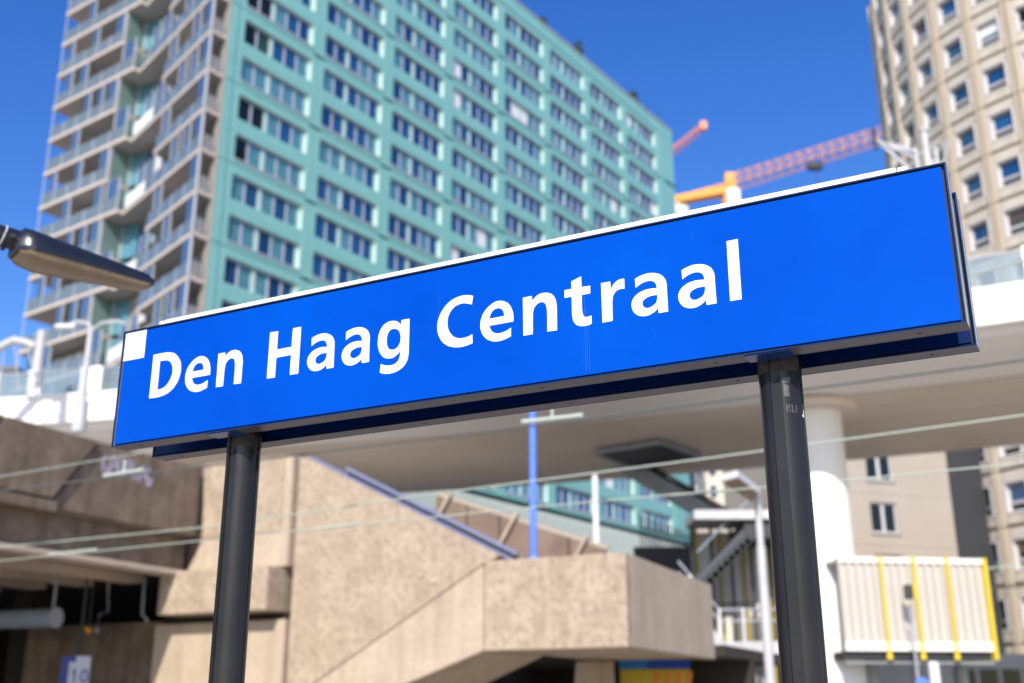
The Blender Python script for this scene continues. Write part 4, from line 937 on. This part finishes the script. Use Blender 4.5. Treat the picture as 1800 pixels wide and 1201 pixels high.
# ================================================================== OVERHEAD WIRES
def wire(label, pts, z, r, material, clamps=(), n=24, group=None):
    W_ = [atz(px, py, z) for px, py in pts]
    # extend the ends beyond the picture
    W_ = [W_[0] + (W_[0] - W_[1]).normalized() * 25] + W_ + [W_[-1] + (W_[-1] - W_[-2]).normalized() * 12]
    o = empty('overhead_wire', W_[0]); tag(o, label, 'wire', 'overhead wires above the tracks')
    b = MB(); b.tube([p - W_[0] for p in W_], r, 7); b.build('strand', material, o)
    for (pa, pb_, drop) in clamps:
        A, B_ = atz(*pa, z), atz(*pb_, z); d = (B_ - A).normalized()
        c = MB(); c.cyl(A - W_[0], B_ - W_[0], r * 1.8, seg=8); c.cyl(A - d * .06 - W_[0], A + d * .06 - W_[0], r * 2, seg=8); c.cyl(B_ - d * .06 - W_[0], B_ + d * .06 - W_[0], r * 2, seg=8)
        c.build('clamp', M['clamp'], o)
        if drop:
            mid = (A + B_) / 2; c = MB(); c.cyl(mid - W_[0], mid - W_[0] + Vector((0, 0, drop)), r * 1.1, seg=6); c.build('dropper', M['clamp'], o)
    return o
def quad(y0, a, c, xs): return [(x, y0 + a * x + c * x * x) for x in xs]
XS = [0, 300, 600, 900, 1200, 1500, 1800]
wire('pale wire passing behind the top half of the blue board', quad(838, -.16, -.000028, XS), 5.2, .008, M['wirel'])
wire('dark wire running just below the blue board, with two pale clamps', [(0, 863), (400, 815), (1000, 741), (1411, 685), (1800, 633)], 4.9, .014, M['wired'], [((188, 836), (246, 827), .2), ((926, 741), (1016, 731), .12)])
wire('pale wire crossing both black posts, upper of the two close together', [(0, 962), (380, 925), (750, 870), (1250, 805), (1800, 730)], 4.3, .0105, M['wirel'])
wire('pale wire crossing both black posts, lower one with clamps', [(0, 986), (350, 951), (890, 896), (1180, 870), (1450, 848), (1800, 814)], 4.0, .0085, M['wirel'], [((90, 974), (165, 966), 0), ((1188, 870), (1262, 864), .1), ((560, 929), (620, 922), 0)])
for lab, p0, p1, Y, r_, mt in (('thin dark wire in front of the white and yellow footbridge', (1232, 1064), (1800, 1030), 41, .03, 'wired'), ('thin pale wire over the top part of the white footbridge', (1232, 1044), (1800, 992), 41.5, .03, 'wirel')):
    A, B_ = at(*p0, Y + 1), at(*p1, Y - 1); d = B_ - A; B_ = B_ + d * .4
    o = empty('overhead_wire', A); tag(o, lab, 'wire', 'overhead wires above the tracks')
    b = MB(); b.tube([Vector((0, 0, 0)), (B_ - A) * .5 + Vector((0, 0, -.05)), B_ - A], r_, 6); b.build('strand', M[mt], o)
    b = MB(); b.cyl((B_ - A) * .3 + Vector((0, 0, -.2)), (B_ - A) * .3 + Vector((0, 0, .15)), r_ * 1.5, seg=6); b.build('clamp', M['clamp'], o)

# ================================================================== WHITE AND YELLOW FOOTBRIDGE
fa, fb_ = at(1470, 980, 38.6), at(1724, 988, 39.3)
frot = math.atan2(fb_.y - fa.y, fb_.x - fa.x); flen = math.hypot(fb_.x - fa.x, fb_.y - fa.y)
fbz0, fbz1 = at(1500, 1143, 38.6).z, fa.z
fb = empty('footbridge', (fa.x, fa.y, -1.0), frot); tag(fb, 'covered footbridge clad in white corrugated sheet with yellow ribs', 'footbridge')
h0, h1 = fbz0 + 1, fbz1 + 1
nb_ = 17; x_start = 0.0; pw = (flen - x_start) / nb_
sheet = MB()
sheet.vprism([(0, 0), (pw, 0), (pw, 1), (0, 1)], 0, .06)
sheet.vprism([(0, 0), (pw * .34, 0), (pw * .34, 1), (0, 1)], -.1, 0)
shm = sheet.mesh('sheet', [M['corr']])
for i in range(nb_): inst('sheet', shm, fb, (x_start + i * pw, 0, h0), scale=(1, 1, h1 - h0))
for zz_, hh_ in ((h0 - .02, .28), (h1 - .16, .18)):
    b = MB(); b.box(x_start, flen, -.11, .1, zz_, zz_ + hh_); b.build('edge_rail', M['white'], fb)
b = MB(); b.box(x_start, flen, .08, 3.2, h0 - .28, h0 - .03); b.build('bridge_floor', M['darkclad'], fb)
b = MB(); b.box(x_start, flen, .08, 3.2, h1 - .2, h1 - .05); b.build('bridge_roof', M['corr'], fb)
b = MB(); b.box(x_start, flen, -.05, .3, h0 - .42, h0 - .36); b.build('bottom_beam', M['greypanel'], fb)
for px in (1538, 1599, 1661):
    P = at(px, 980, 39.0); xl = loc_pt(fb.location, frot, P).x
    b = MB(); b.box(xl - .042, xl + .042, -.2, -.11, h0 - .12, h1 + .03)
    b.cyl((xl, -.15, h0 - .3), (xl, -.15, h0 - .1), .11, .09, seg=10); b.cyl((xl, -.15, h1), (xl, -.15, h1 + .06), .07, seg=10)
    b.build('yellow_rib', M['yellow'], fb)
b = MB(); b.box(flen - .02, flen + .10, -.2, 3.2, h0 - .3, h1 + .03); b.build('end_portal', M['yellow'], fb)
# shadows of graffiti-like marks stay out; bridge legs
for x in (1.6, 4.9):
    b = MB(); b.cyl((x, 1.6, 0), (x, 1.6, h0 - .36), .22, seg=16); b.build('bridge_leg', M['greypanel'], fb)
# annex under the bridge
Px = at(1500, 1170, 50); Pz = at(1500, 1148, 50).z
ax = empty('annex_building', (Px.x, Px.y, -1.0), frot); tag(ax, 'grey low annex with dark windows in the shade under the footbridge', 'building')
b = MB(); b.box(-7, 9.5, 0, 5, 0, Pz + 1.0); b.build('wall', M['greypanel'], ax)
for i in range(4):
    x = 4.6 + i * 1.05; b = MB(); b.box(x, x + .86, -.06, -.005, Pz - 1.1, Pz + .35); w = b.build('window', M['pane_dark'], ax)
    b = MB(); b.box(x - .07, x - .01, -.09, -.01, Pz - 1.2, Pz + .4); b.build('mullion', M['transom'], ax)
for i in range(3):
    x = -1 + i * 1.8; b = MB(); b.box(x, x + 1.7, -.05, -.004, 0, Pz + .6); b.build('garage_panel', M['greypanel'], ax)
# signal post and bollard
P = at(1597, 1040, 38)
sg_ = empty('signal_post', (P.x, P.y, -1.0)); tag(sg_, 'thin signal post with a dark head before the yellow ribs', 'signal')
b = MB(); b.cyl((0, 0, 0), (0, 0, P.z + .5), .055, .045, seg=10); b.build('shaft', M['galv'], sg_)
b = MB(); b.box(-.13, .13, -.1, .12, P.z + .75, P.z + 1.22); bevel(b.build('signal_head', M['darksteel'], sg_), .03)
b = MB(); b.box(.14, .2, -.08, .1, P.z + .78, P.z + 1.25); b.build('back_board', M['yellow'], sg_)
z_ = at(1607, 1195, 38).z
b = MB(); b.cyl((0.08, -.12, z_ + .85), (.08, -.06, z_ + .85), .22, seg=20); b.build('blue_disc', M['bluepole'], sg_)
P = at(1640, 1163, 36); bo = empty('white_post', (P.x, P.y, -1.0)); tag(bo, 'stout white post below the footbridge, right of the signal post', 'post')
b = MB(); b.cyl((0, 0, 0), (0, 0, P.z + .95), .17, .16, seg=16); b.build('shaft', M['whitepost'], bo)
b = MB(); b.cyl((0, 0, P.z + .95), (0, 0, P.z + 1.0), .16, .1, seg=16); b.build('cap', M['whitepost'], bo)

# ================================================================== STEEL STAIRCASES right of the landing
Y0 = 39.5
A = at(1228, 1022, Y0); B_ = at(1322, 925, Y0); C_ = at(1350, 915, Y0)
ss = empty('steel_staircase', (A.x, A.y, -1.0)); tag(ss, 'dark steel staircase climbing to a white canopy, left of the right sign post', 'staircase')
o0 = Vector((A.x, A.y, -1.0)); lA, lB = A - o0, B_ - o0
for dy in (0, 1.5):
    b = MB(); b.beam(lA + Vector((0, dy, 0)), lB + Vector((0, dy, 0)), .08, .30); b.build('stringer', M['stairsteel'] if dy == 0 else M['darksteel'], ss)
for i in range(10):
    p = lA.lerp(lB, (i + .5) / 10); b = MB(); b.vprism([(p.x - .2, p.z - .62), (p.x + .17, p.z - .35), (p.x + .17, p.z - .16), (p.x - .2, p.z - .16)], -.12, 1.45); b.build('tread', M['darksteel'], ss)
b = MB(); b.box(lB.x - .3, lB.x + 1.3, -.1, 2.2, lB.z - .42, lB.z + .12); b.build('landing', M['darksteel'], ss)
la = at(1218, 905, Y0) - o0
b = MB(); b.box(la.x, la.x + 3.3, -.3, 2.0, la.z - .20, la.z + .12); b.build('canopy', M['galvw'], ss)
for i in range(5):
    x = la.x + .2 + i * .72; b = MB(); b.cyl((x, 1.9, 0), (x, 1.9, la.z - .22), .06, seg=8); b.build('support', M['darksteel'], ss)
b = MB(); b.beam(lA + Vector((0, -.02, 1.0)), lB + Vector((0, -.02, 1.0)), .05, .05); b.build('hand_rail', M['steel'], ss)
# lower pale staircase with railing
p1, p2, p3 = at(1222, 1085, 37.5), at(1268, 1140, 37.5), at(1352, 1138, 37.5)
ws = empty('pale_staircase', (p2.x, p2.y, -1.0)); tag(ws, 'pale stair with railings, low between the concrete landing and the right post', 'staircase')
o1 = Vector((p2.x, p2.y, -1.0)); q1, q2, q3 = p1 - o1, p2 - o1, p3 - o1
q0 = q1 + (q1 - q2) * .6
for dy in (0, 1.4):
    b = MB(); b.beam(q0 + Vector((0, dy, 0)), q2 + Vector((0, dy, 0)), .1, .42); b.build('stringer', M['galvw'], ws)
    b = MB(); b.beam(q2 + Vector((-.05, dy, 0)), q3 + Vector((1, dy, 0)), .104, .40); b.build('landing_edge', M['galvw'], ws)
for i in range(9):
    p = q0.lerp(q2, (i + .5) / 9); b = MB(); b.box(p.x - .15, p.x + .15, .06, 1.34, p.z - .05, p.z); b.build('tread', M['galv'], ws)
b = MB(); b.box(q2.x, q3.x + 1, .06, 1.34, q2.z - .1, q2.z); b.build('landing', M['darksteel'], ws)
up = Vector((0, 0, 1.25))
for s_ in (.55, .78):
    b = MB(); b.beam(q0 + up * s_ * 1.25, q2 + up * s_ * 1.25, .05, .05); b.beam(q2 + up * s_ * 1.25, q3 + up * s_ * 1.25 + Vector((1, 0, 0)), .05, .05); b.build('rail', M['galv'], ws)
for k, p in enumerate((q0.lerp(q2, .3), q0.lerp(q2, .65), q2, q2.lerp(q3, .5), q3)):
    b = MB(); b.cyl(p, p + up, .045, seg=8); b.build('rail_post', M['whitepost'], ws)
for p in (q2 + Vector((.3, .7, 0)), q3 + Vector((.5, .7, 0))):
    b = MB(); b.cyl((p.x, p.y, 0), (p.x, p.y, p.z - .1), .1, seg=10); b.build('support', M['darksteel'], ws)
# panelled hoarding with ochre posts behind the stairs
hA, hB = at(1226, 1010, 42), at(1392, 1010, 42)
hd = empty('hoarding', (hA.x, hA.y, -1.0)); tag(hd, 'pale grey panelled screen with ochre posts, behind the steel staircase', 'screen')
n_ = 4; wd = (hB.x - hA.x) / n_; zt0, zt1 = at(1250, 1085, 42).z + 1, at(1250, 925, 42).z + 1
b = MB(); b.box(0, wd - .04, 0, .06, 0, zt1 - zt0); hm = b.mesh('panel', [M['palepanel']])
for i in range(n_): inst('panel', hm, hd, (i * wd, 0, zt0))
for i in range(n_ + 1):
    b = MB(); b.box(i * wd - .07, i * wd + .04, -.14, -.005, 0, zt1 + .1); b.build('post', M['ochre'], hd)
# dark mesh fence panel left of the stairs
fA, fB = at(1128, 1000, 46), at(1222, 1012, 46); ft = at(1128, 905, 46).z + 1
mf = empty('mesh_fence', (fA.x, fA.y, -1.0)); tag(mf, 'dark mesh fence above the landing, left of the steel staircase', 'fence')
fw = fB.x - fA.x
for i in range(17):
    b = MB(); b.cyl((i * fw / 16, 0, 2), (i * fw / 16, 0, ft - i * .05), .03, seg=6); b.build('bar', M['darksteel'], mf)
for k in range(6):
    z_ = 3.0 + (ft - 3.2) * k / 5 - .3; b = MB(); b.beam((0, 0, z_), (fw, 0, z_ - .5), .05, .05); b.build('cross_wire', M['darksteel'], mf)
b = MB(); b.box(-.2, fw + .5, .8, 1.0, 0, ft - 1.2); b.build('backing', M['darkclad'], mf)

# ================================================================== ESCALATOR BOX down from the viaduct
eA, eB = at(1052, 790, 52), at(1262, 912, 49)
es = empty('escalator', (eB.x, eB.y, -1.0)); tag(es, 'blue grey escalator box slanting down from the viaduct', 'escalator')
o2 = Vector((eB.x, eB.y, -1.0)); a_, b2 = eA - o2, eB - o2; ext = (b2 - a_) * .25
b = MB(); b.beam(a_ - ext * .3, b2 + ext, 1.6, .75); b.build('truss', M['steel'], es)
b = MB(); b.beam(a_ - ext * .2 + Vector((0, .2, .5)), b2 + ext + Vector((0, .2, .5)), .08, .3); b.build('balustrade', M['darkclad'], es)
b = MB(); b.beam(a_ - ext * .2 + Vector((0, .1, .72)), b2 + ext + Vector((0, .1, .72)), .12, .08); b.build('hand_rail', M['blackrail'], es)
for i in range(4):
    p = a_.lerp(b2, i / 3.2); b = MB(); b.cyl((p.x, p.y + .6, 0), (p.x, p.y + .6, p.z - .3), .12, seg=8) if i == 3 else b.box(p.x - .03, p.x + .03, p.y - .86, p.y - .8, p.z - .3, p.z + .3)
    b.build('support' if i == 3 else 'rib', M['steel'], es)

# ================================================================== CRANES
def lattice(b, p0, p1, w0, w1, n, r, top=True):
    p0, p1 = Vector(p0), Vector(p1); d = (p1 - p0).normalized(); s = d.cross(Vector((0, 0, 1)))
    s = Vector((1, 0, 0)) if s.length < .01 else s.normalized(); t = s.cross(d)
    def ring(k):
        w = w0 + (w1 - w0) * k / n; c = p0.lerp(p1, k / n)
        if top: return [c - s * w * .5, c + s * w * .5, c + t * w * .95]
        return [c - s * w * .5 - t * w * .5, c + s * w * .5 - t * w * .5, c + s * w * .5 + t * w * .5, c - s * w * .5 + t * w * .5]
    R0 = ring(0); RN = ring(n)
    for a, c in zip(R0, RN): b.cyl(a, c, r * 1.5, seg=6)
    for k in range(n):
        A, B = ring(k), ring(k + 1); m = len(A)
        for i in range(m):
            b.cyl(A[i], B[(i + 1) % m], r, seg=5, caps=False); b.cyl(A[i], A[(i + 1) % m], r, seg=5, caps=False)
YC = 150.0
hub = at(1284, 338, YC); jt = at(1562, 243, 138.0); jt.z = hub.z + (jt.z - hub.z) * 1.0
cr = empty('tower_crane', (hub.x, hub.y, -1.0)); tag(cr, 'orange tower crane with a long lattice jib, left of the round tower', 'crane')
oc = Vector((hub.x, hub.y, -1.0)); hl = hub - oc
b = MB(); lattice(b, hl + Vector((0, 0, .6)), jt - oc, 2.4, 2.2, 15, .05); b.build('jib', M['orange'], cr)
b = MB(); cj = at(1186, 353, 154) - oc; b.beam(hl + Vector((0, 0, .3)), cj, 1.6, 1.1); b.beam(hl + Vector((0, 0, 1.6)), cj + Vector((0, 0, .6)), .2, .2); b.build('counter_jib', M['orange'], cr)
b = MB(); b.box(cj.x - .6, cj.x + 1.8, cj.y - .8, cj.y + .8, cj.z - 2.4, cj.z - .5); b.build('counterweight', M['cream'], cr)
b = MB(); b.box(-.9, .9, -2.2, -.9, hl.z - 2.7, hl.z - .4); b.build('cab', M['whitepost'], cr)
b = MB(); b.box(-.7, .7, -.7, .7, hl.z - .4, hl.z + 2.9); b.build('slewing_head', M['orange'], cr)
b = MB(); lattice(b, (0, 0, 0), (0, 0, hl.z - .4), 2.0, 2.0, 40, .13, top=False); b.build('mast', M['orange'], cr)
cf = at(1322, 832, YC) - oc; b = MB(); b.box(-1.7, 1.7, -1.7, 1.7, cf.z - 1.0, cf.z + 1.1); b.build('climbing_frame', M['orange'], cr)
tr = hl.lerp(jt - oc, .55); b = MB(); b.box(tr.x - 1, tr.x + 1, tr.y - .6, tr.y + .6, tr.z - .9, tr.z - .1); b.cyl((tr.x, tr.y, tr.z - .9), (tr.x, tr.y, tr.z - 14), .06, seg=5); b.build('trolley', M['darksteel'], cr)
t2a, t2b = at(1120, 320, 190), at(1236, 226, 178)
c2 = empty('tower_crane', (t2a.x, t2a.y, -1.0)); tag(c2, 'tip of a pinkish red crane jib poking out behind the teal tower', 'crane')
oc = Vector((t2a.x, t2a.y, -1.0))
b = MB(); lattice(b, t2a - oc, t2b - oc, 1.5, 1.2, 13, .06); b.build('jib', M['crane2'], c2)
b = MB(); b.box((t2b - oc).x - .6, (t2b - oc).x + .6, (t2b - oc).y - .6, (t2b - oc).y + .6, (t2b - oc).z - .3, (t2b - oc).z + 1.2); b.build('jib_head', M['crane2'], c2)
b = MB(); lattice(b, (0, 0, 0), (0, 0, (t2a - oc).z), 2.2, 2.2, 30, .15, top=False); b.build('mast', M['crane2'], c2)

# ================================================================== MASTS AND LAMPS ON THE VIADUCT
Pm = at(1612, 285, 33.0); Pt = at(1607, 232, 33.0)
cm = empty('catenary_mast', (Pm.x, Pm.y, 14.2)); tag(cm, 'white catenary mast with side brackets, rising behind the board by the round tower', 'mast')
hz = Pt.z - 14.2
for dx, rr in ((0, .075), (.35, .13), (.66, .085)):
    b = MB(); b.cyl((dx, 0, 0), (dx, 0, hz - (.0 if dx == .35 else .6)), rr, rr * .85, seg=12); b.build('tube', M['galvw'], cm)
b = MB(); b.cyl((.35, 0, hz), (.35, 0, hz + .1), .16, .16, seg=12); b.build('cap', M['galvw'], cm)
for k in range(5):
    b = MB(); b.beam((-.05, 0, hz - .8 - k * .7), (.77, 0, hz - .8 - k * .7), .06, .06); b.build('rung', M['galv'], cm)
l1 = at(1546, 252, 33.4) - Vector((Pm.x, Pm.y, 14.2)); l2 = at(1542, 270, 33.4) - Vector((Pm.x, Pm.y, 14.2))
for p, q in (((0, 0, hz - .75), l1), ((0, 0, hz - 1.7), l1), ((0, 0, hz - 1.0), l1 + Vector((-.1, 0, .12))), (l1 + Vector((.4, 0, 0)), Vector((0, 0, hz - .75)))):
    b = MB(); b.cyl(p, q, .055, seg=8); b.build('bracket', M['galv'], cm)
b = MB(); b.cyl(l1 + Vector((-.15, 0, -.25)), l1 + Vector((-.15, 0, .55)), .05, .07, seg=8); b.build('insulator', M['blackrail'], cm)
r1_ = at(1668, 230, 33.0) - Vector((Pm.x, Pm.y, 14.2))
b = MB(); b.cyl((.66, 0, hz - .75), r1_ + Vector((0, 0, -.35)), .03, seg=8); b.cyl((.66, 0, hz - 1.5), r1_ + Vector((.0, 0, -.4)), .025, seg=8); b.build('bracket', M['galv'], cm)
# tall lamp at left, standing in front of the viaduct
P = at(138, 760, 34.0); Q = at(147, 575, 34.0)
dl = empty('street_lamp', (P.x, P.y, P.z)); tag(dl, 'tall pale grey lamp post with curved arms, before the balcony tower', 'lamp post')
hq = Q.z - P.z
b = MB(); b.cyl((0, 0, 0), (0, 0, 1.0), .22, .20, seg=14); b.cyl((0, 0, 1.0), (0, 0, hq), .11, .085, seg=14); b.build('shaft', M['galvw'], dl)
b = MB(); b.tube([(0, 0, hq - .1), (-.1, 0, hq + .12), (-.45, 0, hq + .16), (-.65, 0, hq + .1)], .06, 8); b.build('arm', M['galvw'], dl)
b = MB(); b.box(-1.15, -.5, -.12, .12, hq - .06, hq + .08); bevel(b.build('lamp_head', M['whitepost'], dl), .05)
b = MB(); b.tube([(.05, 0, hq - .1), (.3, 0, hq + .12), (.8, 0, hq + .2), (1.1, 0, hq + .1)], .05, 8); b.build('arm', M['galvw'], dl)
# stout white mast with arch at far left
P = at(60, 690, 43.0); Q = at(66, 582, 43.0)
ma = empty('white_mast', (P.x, P.y, 14.0)); tag(ma, 'stout white mast carrying an arched bar, at the left edge above the viaduct', 'mast')
hm_ = Q.z - 14.0
b = MB(); b.cyl((0, 0, 0), (0, 0, hm_), .2, .18, seg=14); b.build('shaft', M['galvw'], ma)
ap = [at(px, py, 43.0) - ma.location for px, py in ((62, 610), (45, 602), (25, 598), (8, 606), (-15, 620), (-45, 645))]
b = MB(); b.tube(ap, .16, 10); b.build('arch', M['galvw'], ma)
b = MB()
for i, p in enumerate(ap[1:5]): b.cyl(p, p + Vector((.9 - i * .4, 0, -2.2)), .035, seg=5)
b.build('tie_rods', M['galv'], ma)
# notice board on the viaduct
P = at(158, 690, 40.5); Q = at(158, 645, 40.5)
nbd = empty('notice_board', (P.x, P.y, 14.0), R(-10)); tag(nbd, 'blank white notice board standing on the viaduct at left', 'notice board')
b = MB(); b.box(-.42, .42, -.05, .05, P.z - 14.0 + .0, Q.z - 14.0); b.build('board', M['letter'], nbd)
for x in (-.36, .36):
    b = MB(); b.box(x - .04, x + .04, .055, .12, 0, Q.z - 14.0); b.build('leg', M['galv'], nbd)
# curved bollard on the parapet
P = at(50, 716, 41.5); Q = at(50, 697, 41.5)
bb_ = empty('parapet_hook', (P.x, P.y, 14.0)); tag(bb_, 'small white hooked pipe on the viaduct edge at far left', 'pipe')
b = MB(); b.tube([(0, 0, 0), (0, 0, Q.z - 14.05), (.08, 0, Q.z - 13.95), (.25, 0, Q.z - 13.95)], .14, 10); b.build('pipe_bend', M['whitepost'], bb_)
b = MB(); b.cyl((0, 0, 0), (0, 0, .1), .2, seg=12); b.build('foot', M['whitepost'], bb_)

# ================================================================== FAR BUILDINGS
def block(name, label, px0, px1, pyt, Y, wallm, panem, nx, nz, fw_, fh_, depth=14, frame='whiteframe'):
    A, B_ = at(px0, pyt, Y), at(px1, pyt, Y); w = B_.x - A.x; h = A.z + 1.0
    o = empty(name, (A.x, A.y, -1.0)); tag(o, label, 'building')
    b = MB(); b.box(0, w, 0, depth, 0, h); b.build('wall', M[wallm], o)
    b = MB(); b.box(-.2, w + .2, -.2, depth, h, h + .5); b.build('roof', M[wallm], o)
    dx = w / nx
    for k in range(nz):
        z = h - (k + 1) * 3.2 + .7
        if z < 1: break
        for i in range(nx):
            x = i * dx + dx * (1 - fw_) / 2
            b = MB(); b.box(x - .1, x + dx * fw_ + .1, -.08, -.01, z - .1, z + fh_ + .1); f = b.build('window', M[frame], o)
            b = MB(); b.box(x, x + dx * fw_, -.13, -.085, z, z + fh_); b.build('pane', M[panem], f)
    return o
block('far_building', 'far grey block with pale window frames, seen under the viaduct', 1188, 1236, 812, 150, 'greyfar', 'farglass', 3, 6, .45, 1.6)
block('far_building', 'far cream block with blue windows, seen under the viaduct left of the right post', 1238, 1340, 806, 160, 'cream', 'pane_blue', 4, 6, .4, 1.7)
block('far_building', 'glassy far building at the left edge, under the white arch', -60, 26, 652, 110, 'greyfar', 'pane_deep', 5, 5, .6, 2.0)
block('far_building', 'far dark block behind the right sign post', 1345, 1430, 800, 170, 'greyfar', 'farglass', 4, 5, .5, 1.6)
